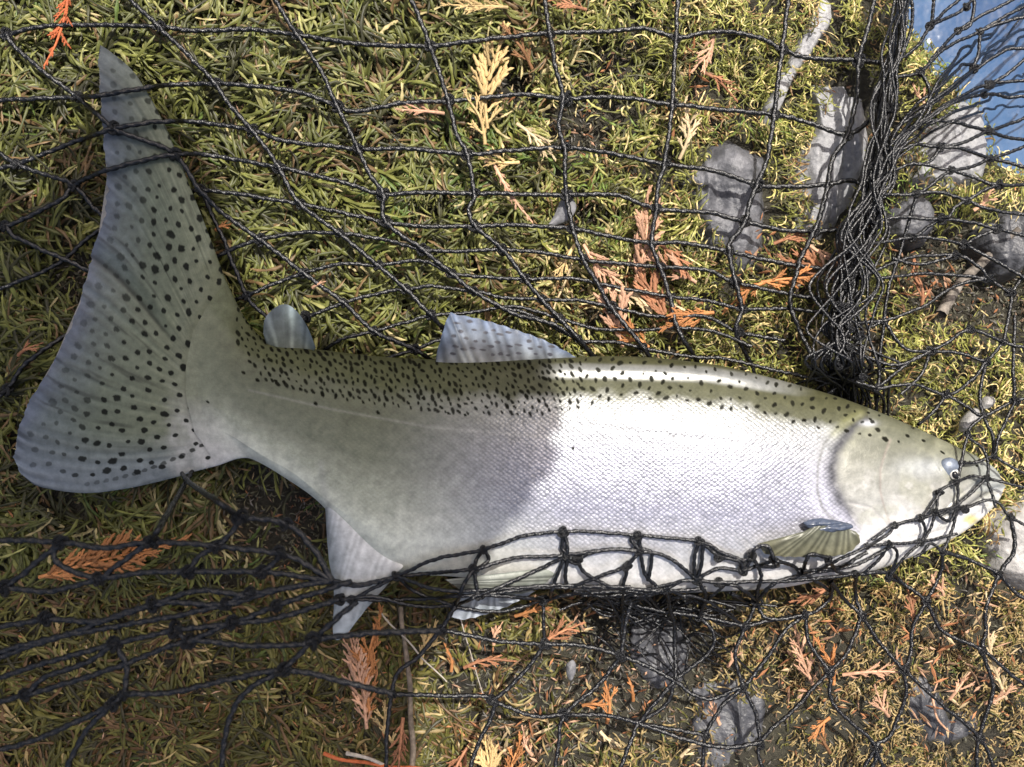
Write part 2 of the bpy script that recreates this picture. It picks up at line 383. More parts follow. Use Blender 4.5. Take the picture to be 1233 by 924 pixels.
# head relief: gill plate, grooves, jaw
fade = np.clip(prof*1.6, 0, 1)
def groove(line, w, d): return -d*np.exp(-(dist_poly(px, py, line)/w)**2)
OPER = GILL_EDGE + [(1090, 655), (1140, 640), (1150, 600), (1120, 545), (1080, 515)]
inop = in_poly(px, py, OPER); dop = dist_poly(px, py, GILL_EDGE)
ztop = ztop + fade*(0.0008*sstep(0, 22, np.where(inop, dop, -1)) *np.exp(-np.maximum(0, px-1060)/70))
ztop = ztop + fade*(groove(GILL_EDGE, 9, 0.0010) + groove(MEMB, 3.5, 0.0003) + groove(PREOP, 2.2, 0.0003) + groove(BRANCH, 2.0, 0.0006)
                    + groove(MOUTH, 2.6, 0.0030) + groove(MAXIL, 2.2, 0.0012) + groove(JAWLINE, 2.5, 0.0008))
ztop = ztop + 0.0035*fade*np.exp(-(((px-1143)/16)**2+((py-566)/13)**2))          # brow
ztop = ztop - 0.0012*np.exp(-(dist_poly(px, py, [(300, 465), (700, 512), (980, 545)])/3)**2)*0.25
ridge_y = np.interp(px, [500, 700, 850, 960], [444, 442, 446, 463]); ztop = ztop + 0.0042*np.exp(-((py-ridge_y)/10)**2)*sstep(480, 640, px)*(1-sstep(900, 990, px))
ztop = ztop + 0.0016*(fbm(px/60, py/45, 3)-0.45)*prof
# colours
edge_n = 0.06*(fbm(px/22, py/22, 4)-0.47)*2
ve = VV + edge_n*0.7
rowx = px
C = lerp_c(ve, [0, 0.08, 0.15, 0.21, 0.42, 0.66, 0.85, 1], [(.06, .06, .03), (.07, .07, .037), (.085, .086, .052), (.31, .315, .31), (.35, .35, .41), (.43, .43, .52), (.66, .655, .67), (.72, .70, .69)])
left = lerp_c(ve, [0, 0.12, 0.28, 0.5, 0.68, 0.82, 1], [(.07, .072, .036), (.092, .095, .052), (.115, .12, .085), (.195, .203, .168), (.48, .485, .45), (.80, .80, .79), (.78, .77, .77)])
left = left*np.array([.97, 1.0, .87]); wl = 1-sstep(430, 700, px); C = C*(1-wl[..., None]) + left*wl[..., None]  # rear flank's own olive, plus a shade tint mixed into its colour
head = lerp_c(ve, [0, .12, .3, .45, .62, .75, 1], [(.095, .097, .06), (.13, .132, .095), (.20, .20, .165), (.29, .288, .262), (.39, .388, .375), (.66, .655, .67), (.75, .74, .73)])
dge = np.where(inop | (px > 1045), 1, 0)*sstep(-6, 8, np.where(inop, dop, np.where(px > 1040, 20, -dop)))
C = C*(1-dge[..., None]) + head*dge[..., None]
def tint(mask, c): 
    global C; C = C*(1-mask[..., None]) + np.array(c)*mask[..., None]
tint(1.1*np.exp(-(dist_poly(px, py, GILL_EDGE)/7.5)**2)*(.55+.6*fbm(px/12, py/12, 3))*sstep(655, 600, py+0*px), (.045, .045, .055))
tint(0.6*np.exp(-(dist_poly(px, py, MEMB)/1.8)**2), (.12, .12, .11))
tint(0.2*np.exp(-(dist_poly(px, py, [(1036, 500), (1020, 508), (1005, 522)])/6)**2), (.42, .42, .16))
tint(0.45*np.exp(-(dist_poly(px, py, PREOP)/1.4)**2), (.26, .2, .18))
blot = sstep(.5, .7, fbm(px/26+4, py/26, 4))*dge; tint(.35*blot, (.30, .30, .22)); blot2 = sstep(.52, .7, fbm(px/15+44, py/15, 4))*dge*sstep(.3, .5, ve); tint(.35*blot2, (.62, .60, .60))
tint(0.35*np.exp(-(dist_poly(px, py, BRANCH)/1.6)**2), (.4, .38, .4))
tint(0.85*np.exp(-(dist_poly(px, py, MOUTH)/1.8)**2), (.06, .06, .06))
tint(0.4*np.exp(-(dist_poly(px, py, MAXIL)/1.6)**2), (.25, .26, .25))
tint(0.75*np.exp(-(((px-1169)/9)**2+((py-626)/6)**2)**2), (.60, .50, .10))
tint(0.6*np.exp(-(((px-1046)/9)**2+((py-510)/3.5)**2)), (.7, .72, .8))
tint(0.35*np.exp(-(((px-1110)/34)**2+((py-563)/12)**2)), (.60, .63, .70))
snoutm = sstep(1150, 1200, px)*(py < 592); tint(0.5*snoutm, (.42, .45, .47))
lat = dist_poly(px, py, [(300, 470), (400, 493), (520, 515), (700, 530), (985, 552)]); tint(0.15*np.exp(-(lat/1.6)**2), (.62, .62, .58))
tint(0.35*np.exp(-(dist_poly(px, py, [(386, 560), (392, 600), (410, 640)])/5)**2), (.3, .3, .3))
rootc = lerp_c(VV+0.05*(fbm(px/14, py/14, 4)-.45), [0, .1, .6, .78, 1], [(.105, .115, .062), (.145, .158, .097), (.20, .217, .15), (.40, .405, .375), (.52, .52, .52)])
wr = 1-sstep(0, 1, (px-(np.interp(py, [338, 400, 440, 520, 561], [272, 232, 224, 234, 262]))+18*(fbm(px/16, py/16, 4)-.45))/75)
C = C*(1-wr[..., None]) + rootc*wr[..., None]
# spots on the back
cand = []
for _ in range(16000):
    x = rng.uniform(285, 1060); f = rng.random()**1.6
    b0 = float(np.interp(x, [285, 300, 318], [365, 388, 408])) if x < 318 else float(back_y(x))
    dep = np.interp(x, [285, 320, 400, 520, 650, 720, 850, 1000, 1060], [50, 46, 52, 60, 66, 52, 48, 42, 26])
    y = b0 + 3 + f*dep
    dens = np.interp(x, [285, 400, 560, 680, 740, 1000, 1060], [0.5, 0.9, 1, 0.9, 0.55, 0.45, 0.3])*(1-0.5*f)
    if rng.random() < dens: cand.append((x, y))
sp = []
for x, y in poisson(cand, lambda c: 6.4 if c[0] < 700 else 10.5):
    big = rng.uniform(0.6, 1.45); an = (1.05+rng.normal(0, .25)) if x < 700 else rng.uniform(0, 3.1)
    sp.append((x, y, (3.4 if x < 720 else 3.0)*big, (1.75 if x < 720 else 2.0)*big, an, rng.uniform(.92, 1)))
for x, y, a, b in [(1176, 561, 2.2, 1.5), (1168, 556, 1.8, 1.2), (1066, 529, 4.5, 3), (1093, 525, 3, 2), (1082, 532, 2, 1.5), (1112, 531, 3, 1.8), (1135, 545, 3.5, 1.5), (1048, 505, 3, 1.5),
                   (690, 540, 2, 2), (455, 497, 3, 2), (510, 480, 3, 2), (560, 500, 2.5, 1.6), (610, 478, 2.5, 1.6), (540, 498, 3, 1.6), (380, 486, 3, 2), (362, 469, 3, 2), (342, 460, 3, 2), (332, 459, 3, 2), (250, 484, 3, 1.5), (310, 458, 3, 2), (293, 449, 3, 2)]:
    sp.append((x, y, a, b, 0.6, 1))
am = paint_spots(px, py, sp, np.zeros(px.shape)); C = C*(1-am[..., None]) + np.array((.011, .011, .008))*am[..., None]
silver = 0.5*sstep(0.13, 0.23, ve)*sstep(480, 640, px)*(1-sstep(0.8, 0.97, VV)); back_sheen = np.exp(-((py-ridge_y-5)/9)**6)*sstep(640, 690, px+6*fbm(px/9, py/9, 2))*(1-sstep(900, 990, px)); tint(.8*back_sheen*(1-am), (.36, .365, .36)); silver = np.maximum(silver, .5*back_sheen + 0*np.exp(-((py-ridge_y-8)/9)**4)*sstep(560, 690, px)*(1-sstep(900, 990, px))); silver = silver*(1-0.75*dge)*(1-am)  # the bright reflection along the back is painted into colour and silver
scal = np.clip(sstep(0.06, 0.25, VV)*(0.25+0.75*sstep(500, 680, px))*(1-dge)*(1-0.8*sstep(0.72, 0.9, VV))*sstep(300, 420, px), 0, 1)
gr_ = np.exp(-(np.minimum(dist_poly(px, py, GILL_EDGE), dist_poly(px, py, MEMB))/12)**2); silver = silver*(1-gr_)
rough = 0.32 + 0.16*wl + 0.04*dge + 0.2*am + .25*gr_ + .2*(1-sstep(.13, .2, ve))*(1-back_sheen)
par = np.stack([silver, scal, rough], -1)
suv = np.stack([px, py, 0*px], -1)
Vt = PX(px, py, ztop)
# underside
pxb, pyb = Gb[..., 0], Gb[..., 1]
zb = zc[:, None] + h_row[:, None]*np.sin(ph_bot)[None]*np.abs(np.sin(ph_bot))[None]**-0.08*0.9
Vb = PX(pxb, pyb, np.broadcast_to(zb, pxb.shape))
Cb = np.broadcast_to(lerp_c(np.broadcast_to(v_bot[None], pxb.shape), [0, .3, .6, 1], [(.15, .15, .08), (.35, .36, .33), (.6, .6, .6), (.72, .7, .69)]), pxb.shape+(3,))
olive = (1-sstep(.13, .2, ve))*(1-dge)
alpha = (1-.95*am)*(1-.55*olive*(1-back_sheen))
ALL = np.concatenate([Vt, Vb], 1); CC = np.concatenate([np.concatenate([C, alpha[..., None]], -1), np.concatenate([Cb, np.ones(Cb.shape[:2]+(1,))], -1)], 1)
PAR = np.concatenate([par, np.broadcast_to(np.array([.2, .5, .45]), Vb.shape)], 1); SUV = np.concatenate([suv, np.stack([pxb, pyb+400, 0*pxb], -1)], 1)
F = grid_faces(NL, NT_+NB, True)
m_op = np.zeros((NL, NT_+NB), bool)
OPLATE = GILL_EDGE[:-1] + [(1044, 640), (1072, 632), (1065, 612), (1060, 592), (1060, 566), (1066, 545), (1072, 530), (1056, 512)]
m_op[:, :NT_] = in_poly(px, py, OPLATE)
fm = m_op.ravel()[F].all(1)
n_ = NT_+NB
def sub(name, faces, cap=False):
    used = np.unique(faces); mp = np.full(NL*n_, -1); mp[used] = np.arange(len(used))
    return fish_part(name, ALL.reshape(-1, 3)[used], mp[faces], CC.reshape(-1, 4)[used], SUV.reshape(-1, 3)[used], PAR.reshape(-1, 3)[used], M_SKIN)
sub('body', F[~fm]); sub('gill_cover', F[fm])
# height of the fish over the ground, used to rest the net on it
HB = 6; hmap = np.full((int(1400//HB), int(1100//HB)), -1.0)
def add_h(px, py, z):
    i = np.clip((px.ravel()//HB).astype(int), 0, hmap.shape[0]-1); j = np.clip((py.ravel()//HB).astype(int), 0, hmap.shape[1]-1); np.maximum.at(hmap, (i, j), z.ravel())
add_h(px, py, ztop)

# tail fin
NF, NFV = 330, 520
phf = np.linspace(0, math.pi, NFV); phfb = np.linspace(math.pi, 2*math.pi, 12)[1:-1]
root_in = [(x+14, y) if 0 < i < 6 else (x+4, y+(6 if i == 0 else -4)) for i, (x, y) in enumerate(ROOT)]
def tailgrid(phs):
    v = (1-np.cos(phs))/2
    return coons(smooth_curve(TRAIL, 300), smooth_curve(root_in, 200), smooth_curve(FTOP, 200)[:, :], smooth_curve(FBOT, 200), NF, phs)
Gf, tf, vf = tailgrid(phf); fx, fy = Gf[..., 0].copy(), Gf[..., 1].copy()
TF = np.broadcast_to(tf[:, None], fx.shape); VF = np.broadcast_to(vf[None], fx.shape)
rag = 7.0*(fbm(VF*75, VF*0+3, 3)-.45)*np.exp(-TF/0.03); fx -= rag
hf = np.interp(tf, [0, .3, .8, 1], [0.0006, 0.0020, 0.0048, 0.0066])[:, None]
zf = np.interp(tf, [0, .4, 1], [0.052, 0.046, 0.040])[:, None]
ray = (fbm(VF*70, TF*1.2, 2)-.38)*3.5 + .35*np.sin(VF*2*math.pi*34 + 5*fbm(VF*9, TF*2, 2)); rayamp = (1-sstep(.75, 1, TF))
fold = 0.004*np.exp(-((VF-0.47)/0.025)**2)*(1-sstep(0.45, 0.85, TF)) 
wav = 0.006*np.sin(VF*9+1)*(1-TF)
ztf = zf + wav + hf*np.sin(phf)[None]**0.6 + 0.00020*ray*rayamp - fold
ct = lerp_c(TF + 0.12*(fbm(fx/25, fy/25, 4)-.45), [0, .12, .35, .7, .9, 1], [(.135, .16, .215), (.14, .168, .165), (.155, .182, .135), (.185, .208, .14), (.225, .245, .175), (.22, .235, .175)])
rootf = lerp_c(VF, [0, .1, .6, .78, 1], [(.105, .115, .062), (.145, .158, .097), (.20, .217, .15), (.40, .405, .375), (.52, .52, .52)]); wrf = sstep(.70, .97, TF+.25*(fbm(fx/13, fy/13, 4)-.45))
ct = ct*(1-wrf[..., None])+rootf*wrf[..., None]
lowm = sstep(.80, .97, VF)*(1-wrf); ct = ct*(1-lowm[..., None]*.7) + np.array((.21, .245, .30))*lowm[..., None]*.7
upm = (1-sstep(.02, .12, VF))*(1-wrf); ct = ct*(1-upm[..., None]*.35) + np.array((.2, .23, .16))*upm[..., None]*.35
streak = np.clip(0.5+0.5*ray, 0, 1)*rayamp; ct = ct*(1-0.34*streak[..., None])
st2 = sstep(.56, .72, fbm(VF*46, TF*2.2, 3))*(1-sstep(.5, .9, TF)); ct = ct*(1-0.55*st2[..., None])
ct = ct*(1-0.6*(np.exp(-((VF-0.47)/0.008)**2)*(1-sstep(.55, .85, TF)))[..., None])
cand = []
for _ in range(9000):
    i = int(rng.integers(20, NF-8)); j = int(rng.integers(8, NFV-8)); vv, tt = vf[j], tf[i]
    d = 1.0 if vv < .42 else 0.85
    if vv > .955: d = 0
    if tt < .15: d *= .45
    if tt > .86: d *= .12 if vv > .2 else 0.8
    if rng.random() < d: cand.append((fx[i, j], fy[i, j], vv, tt, i, j))
tsp = []
for x, y, vv, tt, i, j in poisson(cand, 13.5):
    i2 = min(i+6, NF-1); an = math.atan2(fy[i2, j]-fy[i-6, j], fx[i2, j]-fx[i-6, j]); b = rng.uniform(.75, 1.2)
    b *= rng.uniform(.7, 1.15); tsp.append((x, y, 4.5*b*rng.uniform(.9, 1.2), 3.6*b, an+rng.normal(0, .2), np.interp(tt, [0, .2, .35, 1], [.4, .6, .93, .97])))
for k in range(14):
    tsp.append((105+k*11.5, 583-k*k*0.19-k*1.6, 4.2, 2.6, -.3, .4+.04*k))
amf = paint_spots(fx, fy, tsp, np.zeros(fx.shape)); ct = ct*(1-amf[..., None]) + np.array((.011, .012, .011))*amf[..., None]
Gfb, _, vfb = tailgrid(phfb); 
zfb = np.broadcast_to(zf + hf*np.sin(phfb)[None], Gfb.shape[:2]) - .005*(1-tf[:, None]*.6) + 0.006*np.sin(vfb[None]*9+1)*(1-tf[:, None])
Vf = np.concatenate([PX(fx, fy, ztf), PX(Gfb[..., 0], Gfb[..., 1], zfb)], 1)
Cf = np.concatenate([np.concatenate([ct, 1-.95*amf[..., None]], -1), np.concatenate([np.full(Gfb.shape[:2]+(3,), .25), np.ones(Gfb.shape[:2]+(1,))], -1)], 1); nf = Vf.shape[1]
fish_part('tail_fin', Vf, grid_faces(NF, nf, True), Cf, np.concatenate([np.stack([fx, fy, 0*fx], -1), np.concatenate([Gfb, 0*Gfb[..., :1]], -1)], 1),
          np.broadcast_to(np.array([0.0, 0, 0.5]), Vf.shape).copy(), M_FIN)
add_h(fx, fy, ztf)

# other fins: base and tip outlines, rays as ridges, a rim of thickness
def fin(name, base, tip, zb_, zt_, rays, c_base, c_tip, spots=(), n=70, m=130, ridge=0.00028, curl=0.0, thick=0.0012, rag=.6, rcon=.7):
    b = smooth_curve(base, m); t = smooth_curve(tip, m); s = np.linspace(0, 1, n)[:, None, None]
    Gx = b[None]*(1-s) + t[None]*s; fx, fy = Gx[..., 0].copy(), Gx[..., 1].copy(); s = s[..., 0]; u = np.linspace(0, 1, m)[None]
    d = (t-b); d = d/np.linalg.norm(d, axis=1)[:, None]; rr = rag*np.sin(u*rays*2*math.pi)*sstep(.9, 1, s)
    fx = fx+d[None, :, 0]*rr; fy = fy+d[None, :, 1]*rr
    ra = np.sin(u*2*math.pi*rays+1.5*np.sin(u*23+s*1.5)+s*1.2)*(.6+.8*fbm(u*40+0*s, s*2+3, 2))
    z = zb_*(1-s)+zt_*s + curl*np.sin(s*math.pi) + ridge*ra*(0.3+0.7*s) + 0*u + 0.002*np.sin(u*5+s*2)
    c = np.array(c_base)*(1-s[..., None]) + np.array(c_tip)*s[..., None] + 0*fx[..., None]
    c = c*(1+.35*rcon-rcon*np.clip(0.5+0.5*ra, 0, 1))[..., None]*(0.85+0.3*fbm(fx/8, fy/8, 3))[..., None]
    a = paint_spots(fx, fy, list(spots), np.zeros(fx.shape)); c = c*(1-a[..., None])+np.array((.03, .03, .04))*a[..., None]
    top = PX(fx, fy, z); bot = top.copy(); th = thick*np.clip(np.minimum(np.minimum(u, 1-u)*12, (1-s)*6)+0*fx, 0.15, 1); bot[..., 2] -= th
    V = np.concatenate([top, bot[:, ::-1]], 1)
    o = fish_part(name, V, grid_faces(n, 2*m, True), np.concatenate([c, c[:, ::-1]], 1), np.tile(np.stack([fx, fy, 0*fx], -1), (1, 2, 1)),
              np.broadcast_to(np.array([0.05, 0, 0.36]), V.shape).copy(), M_FIN)
    add_h(fx, fy, z); return o
dsp = []
for k in range(46):
    u, s = rng.random(), rng.uniform(.15, .95)
for x, y in poisson([(rng.uniform(545, 680), rng.uniform(384, 428)) for _ in range(900)], 9):
    if y > 384+(x-560)*0.30: dsp.append((x, y, 4.4*random.uniform(.6, 1.2), 2.0*random.uniform(.7, 1.2), 0.15, .95))
fin('dorsal_fin', [(524, 440), (580, 440), (640, 438), (694, 434)], [(526, 424), (540, 380), (549, 379), (580, 385), (620, 397), (658, 411), (694, 430)], 0.050, 0.040, 13, (.17, .18, .175), (.10, .13, .20), dsp)
fin('adipose_fin', [(322, 418), (346, 428), (376, 424)], [(317, 402), (319, 384), (332, 370), (346, 367), (360, 378), (372, 398), (380, 419)], 0.042, 0.052, 3, (.22, .24, .18), (.19, .23, .25), n=30, m=60, ridge=0.0001, thick=.004, rag=0)
fin('anal_fin', [(387, 560), (420, 610), (455, 650), (486, 682)], [(391, 600), (395, 665), (402, 715), (401, 762), (412, 769), (440, 735), (476, 693)], 0.056, 0.045, 12, (.78, .78, .77), (.33, .37, .40), curl=0.004, ridge=.00008, rcon=.22)
fin('pelvic_fin', [(536, 698), (545, 704), (556, 712)], [(664, 683), (668, 692), (640, 712), (600, 718)], 0.070, 0.064, 8, (.20, .21, .19), (.22, .235, .21), curl=.006)
fin('pelvic_fin', [(560, 705), (590, 712), (625, 712)], [(542, 742), (560, 746), (605, 733), (645, 712)], 0.045, 0.038, 8, (.30, .33, .36), (.38, .41, .46))
fin('pectoral_fin', [(968, 640), (985, 634), (1010, 634), (1030, 640)], [(912, 655), (925, 668), (970, 671), (1015, 668), (1034, 655), (1035, 645)], 0.0885, 0.085, 12, (.10, .105, .08), (.155, .15, .10), curl=.002)
# dark fleshy root of the pectoral fin
def blob(name, c, rx, ry, rz, z, ang, mat, parent, n=14, m=22, loc=True):
    th = np.linspace(0.02, math.pi-0.02, n); p = np.linspace(0, 2*math.pi, m, endpoint=False)
    T, Pp = np.meshgrid(th, p, indexing='ij'); x = np.sin(T)*np.cos(Pp)*rx; y = np.sin(T)*np.sin(Pp)*ry; zz = np.cos(T)*rz
    k = (CAMZ-z)/FPX; cc, s = math.cos(ang), math.sin(ang)
    o3 = np.array(P(c[0], c[1], z))
    V = np.stack([(x*cc-y*s)*k, (x*s+y*cc)*k, zz], -1)
    me = mesh_np(name, V+o3-(ro if parent == root else 0), grid_faces(n, m, True)); return link(name, me, mat, parent)
M_PBASE = simple('blue_black_skin', (0.06, 0.075, 0.11), 0.25)
fr_ = blob('fin_root', (997, 633), 29, 8, 0.0048, 0.0862, -0.06, M_PBASE, root, 26, 44)
co = np.zeros(len(fr_.data.vertices)*3, np.float32); fr_.data.vertices.foreach_get('co', co); co = co.reshape(-1, 3); cm = co.mean(0); q_ = co-cm
q_[:, 1] *= .75+.5*sstep(.018, -.018, q_[:, 0]); q_ *= (1+.5*(fbm(q_[:, 0]*260+50, q_[:, 1]*420+60, 3)-.45))[:, None]; q_[:, 2] -= .0016*np.exp(-((q_[:, 1]-.0005-.08*q_[:, 0])/.0011)**2)
fr_.data.vertices.foreach_set('co', (q_+cm).ravel().astype(np.float32)); fr_.data.update()
ze = float(zcen(1145)+half_t(1145)); 
eye = blob('eye', (1143, 563), 12.5, 12, 0.0042, ze-0.0006, 0, M_IRIS, root, 18, 28)
def eyepart(nm, c, r, rz, z, mat): return blob(nm, c, r, r*1.25, rz, z, 0.35, mat, root)
eyepart('eye_ring', (1149, 571), 6.2, 0.0022, ze+0.0018, M_EYEW).parent = eye
eyepart('pupil', (1150, 572), 3.8, 0.0016, ze+0.0034, M_PUPIL).parent = eye

# ------------------------------------------------------------------ moss: strand by strand, one object
def moss(N, seed):
    r = np.random.default_rng(seed)
    NTF = N//9; tx = -130+(W+260)*r.random(NTF)**.85; ty = r.uniform(-110, H_+110, NTF); tid = r.integers(0, NTF, N)
    tang = r.normal(0, .45, NTF); thg = r.random(NTF)**1.2*.019-.002; tcol = r.random(NTF); tlen = r.uniform(.7, 1.25, NTF); tcur = r.normal(0, .7, NTF)
    px = tx[tid]+r.normal(0, 6.5, N); py = ty[tid]+r.normal(0, 6.5, N)
    keep = r.random(N) < (1-bare(px, py)*0.98)**2.6
    keep &= bank_d(px, py) < 4 + 10*r.normal(size=N)
    for _, poly, hh, _, _ in ROCKS:
        wx = 26*(fbm(px/24+2, py/24+8, 3)-.45); wy = 26*(fbm(px/24+80, py/24+8, 3)-.45)
        ins = in_poly(px+wx, py+wy, poly); d = dist_poly(px+wx, py+wy, poly, True)
        keep &= ~(ins & (d > 1 + 7*r.random(N)**2))
    px, py, tid = px[keep], py[keep], tid[keep]; N = len(px)
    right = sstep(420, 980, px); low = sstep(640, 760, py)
    x = (px-W/2)*CAMZ/FPX; y = -(py-H_/2)*CAMZ/FPX; z0 = gz(x, y)
    th = 2*math.pi*2.2*fbm(px/120+5, py/120+3, 2) + 1.5*2*math.pi*(fbm(px/34+50, py/34, 2)-.5) + tang[tid] + r.normal(0, .24, N)
    tl = 0.6+0.8*fbm(px/60+90, py/60, 3)
    L = tlen[tid]*(44 - 25*right - 6*low)*r.uniform(.6, 1.35, N)*CAMZ/FPX*tl
    wd = (1.55 - 0.88*right)*r.uniform(.7, 1.3, N)*CAMZ/FPX
    curv = 1.1*(tcur[tid]+r.normal(0, .6, N))*(0.9+1.3*right)
    lift = r.uniform(.02, .32, N)*L*(1-.3*low)*(0.8+0.3*right); hgt = (r.random(N)**1.3*0.005 + thg[tid])*(1-.45*low) + 0.001 + 0.012*(fbm(px/38+3, py/38+33, 3)-.45)
    droop = r.uniform(.2, 1.0, N)
    K = 7; s = np.linspace(0, 1, K)[None]
    ang = th[:, None] + curv[:, None]*s
    step = L[:, None]/(K-1)
    cx = x[:, None] + np.cumsum(np.cos(ang)*step, 1) - np.cos(ang)*step - 0.4*L[:, None]*np.cos(th)[:, None]
    cy = y[:, None] + np.cumsum(np.sin(ang)*step, 1) - np.sin(ang)*step - 0.4*L[:, None]*np.sin(th)[:, None]
    cz = z0[:, None] + hgt[:, None] - 0.003 + lift[:, None]*np.sin(s*math.pi*(0.55+0.35*droop[:, None]))
    w = wd[:, None]*np.array([.6, 1.25, .72, 1.25, .62, .95, .1])[None]
    nx, ny = -np.sin(ang)*w, np.cos(ang)*w; tilt = r.normal(0, .5, N)[:, None]*w
    A = np.stack([cx-nx, cy-ny, cz-tilt-0.25*w], -1); B = np.stack([cx, cy, cz+0.55*w], -1); Cc = np.stack([cx+nx, cy+ny, cz+tilt-0.25*w], -1)
    V = np.stack([A, B, Cc], 2)                      # N,K,3,3
    base = (np.arange(N)*K*3)[:, None, None]; k = np.arange(K-1)[None, :, None]*3; j = np.arange(2)[None, None, :]
    a = base+k+j; F = np.stack([a, a+1, a+4, a+3], -1).reshape(-1, 4)
    pal = np.array([(.088, .096, .022), (.160, .168, .040), (.275, .268, .092), (.044, .044, .016), (.15, .095, .042), (.40, .335, .16), (.095, .14, .03)])
    zone = fbm(px/110+20, py/110+60, 3)
    u = np.clip(.6*tcol[tid]+.4*r.random(N)+r.normal(0, .05, N), 0, .999)
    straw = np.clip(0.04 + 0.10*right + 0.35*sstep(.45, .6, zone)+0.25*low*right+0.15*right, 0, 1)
    brown = np.clip(0.12 + 0.5*sstep(.5, .65, fbm(px/70+200, py/70, 3)) + .15*low, 0, .7)
    green = sstep(.52, .66, fbm(px/80+300, py/80+11, 3))
    cidx = np.where(u < .34, 3, np.where(u < .60, 0, np.where(u < .84, 1, 2)))
    q = r.random(N); q = np.where((low*right > .5) & (r.random(N) < .30), .2*r.random(N), q); straw = np.maximum(straw, .9*low*right); cidx = np.where(q < straw*.40, 5, cidx); cidx = np.where((q > .4) & (q < .4+brown*.5), 4, cidx); cidx = np.where((q > .82) & (green > r.random(N)), 6, cidx)
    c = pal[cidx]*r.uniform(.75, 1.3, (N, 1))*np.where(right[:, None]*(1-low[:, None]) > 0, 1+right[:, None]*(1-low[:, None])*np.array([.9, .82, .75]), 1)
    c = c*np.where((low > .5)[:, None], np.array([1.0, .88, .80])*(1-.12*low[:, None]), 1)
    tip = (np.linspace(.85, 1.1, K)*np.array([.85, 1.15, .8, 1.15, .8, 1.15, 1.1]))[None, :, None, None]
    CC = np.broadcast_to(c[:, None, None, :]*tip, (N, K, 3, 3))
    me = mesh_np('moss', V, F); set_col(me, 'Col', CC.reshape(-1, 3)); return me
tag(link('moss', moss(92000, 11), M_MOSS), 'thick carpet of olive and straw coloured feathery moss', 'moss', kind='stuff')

def fuzz(N):
    # short dark moss and rotted needles on the bare wet patches
    r = np.random.default_rng(21); px = r.uniform(-80, W+80, N); py = r.uniform(-80, H_+80, N); b = bare(px, py)
    k = (r.random(N) < np.clip(b*1.6, 0.10, 1)) & (bank_d(px, py) < -4); px, py = px[k], py[k]; N = len(px)
    x = (px-W/2)*CAMZ/FPX; y = -(py-H_/2)*CAMZ/FPX; z = gz(x, y); a = r.uniform(0, 6.3, N); K = 4; s = np.linspace(0, 1, K)[None]
    L = r.uniform(5, 15, N)*CAMZ/FPX; w = r.uniform(.5, 1.0, N)[:, None]*CAMZ/FPX*np.array([.8, 1, .8, .1])[None]; ang = a[:, None]+r.normal(0, 1.3, N)[:, None]*s
    cx = x[:, None]+np.cumsum(np.cos(ang), 1)*(L/K)[:, None]; cy = y[:, None]+np.cumsum(np.sin(ang), 1)*(L/K)[:, None]; cz = z[:, None]+.001+r.uniform(.1, .5, N)[:, None]*L[:, None]*np.sin(s*2.6)
    nx, ny = -np.sin(ang)*w, np.cos(ang)*w
    V = np.stack([np.stack([cx-nx, cy-ny, cz], -1), np.stack([cx, cy, cz+w*.6], -1), np.stack([cx+nx, cy+ny, cz], -1)], 2)
    base = (np.arange(N)*K*3)[:, None, None]; q = base+np.arange(K-1)[None, :, None]*3+np.arange(2)[None, None, :]; F = np.stack([q, q+1, q+4, q+3], -1).reshape(-1, 4)
    pal = np.array([(.08, .075, .05), (.13, .125, .085), (.18, .165, .09), (.16, .15, .135), (.19, .125, .08)])
    c = pal[r.integers(0, 5, N)]*r.uniform(.6, 1.3, (N, 1)); me = mesh_np('short_moss', V, F); set_col(me, 'Col', np.repeat(c, K*3, 0)); return me
tag(link('short_moss', fuzz(60000), M_MOSS), 'short dark rotted moss on the bare wet patches', 'moss', kind='stuff')
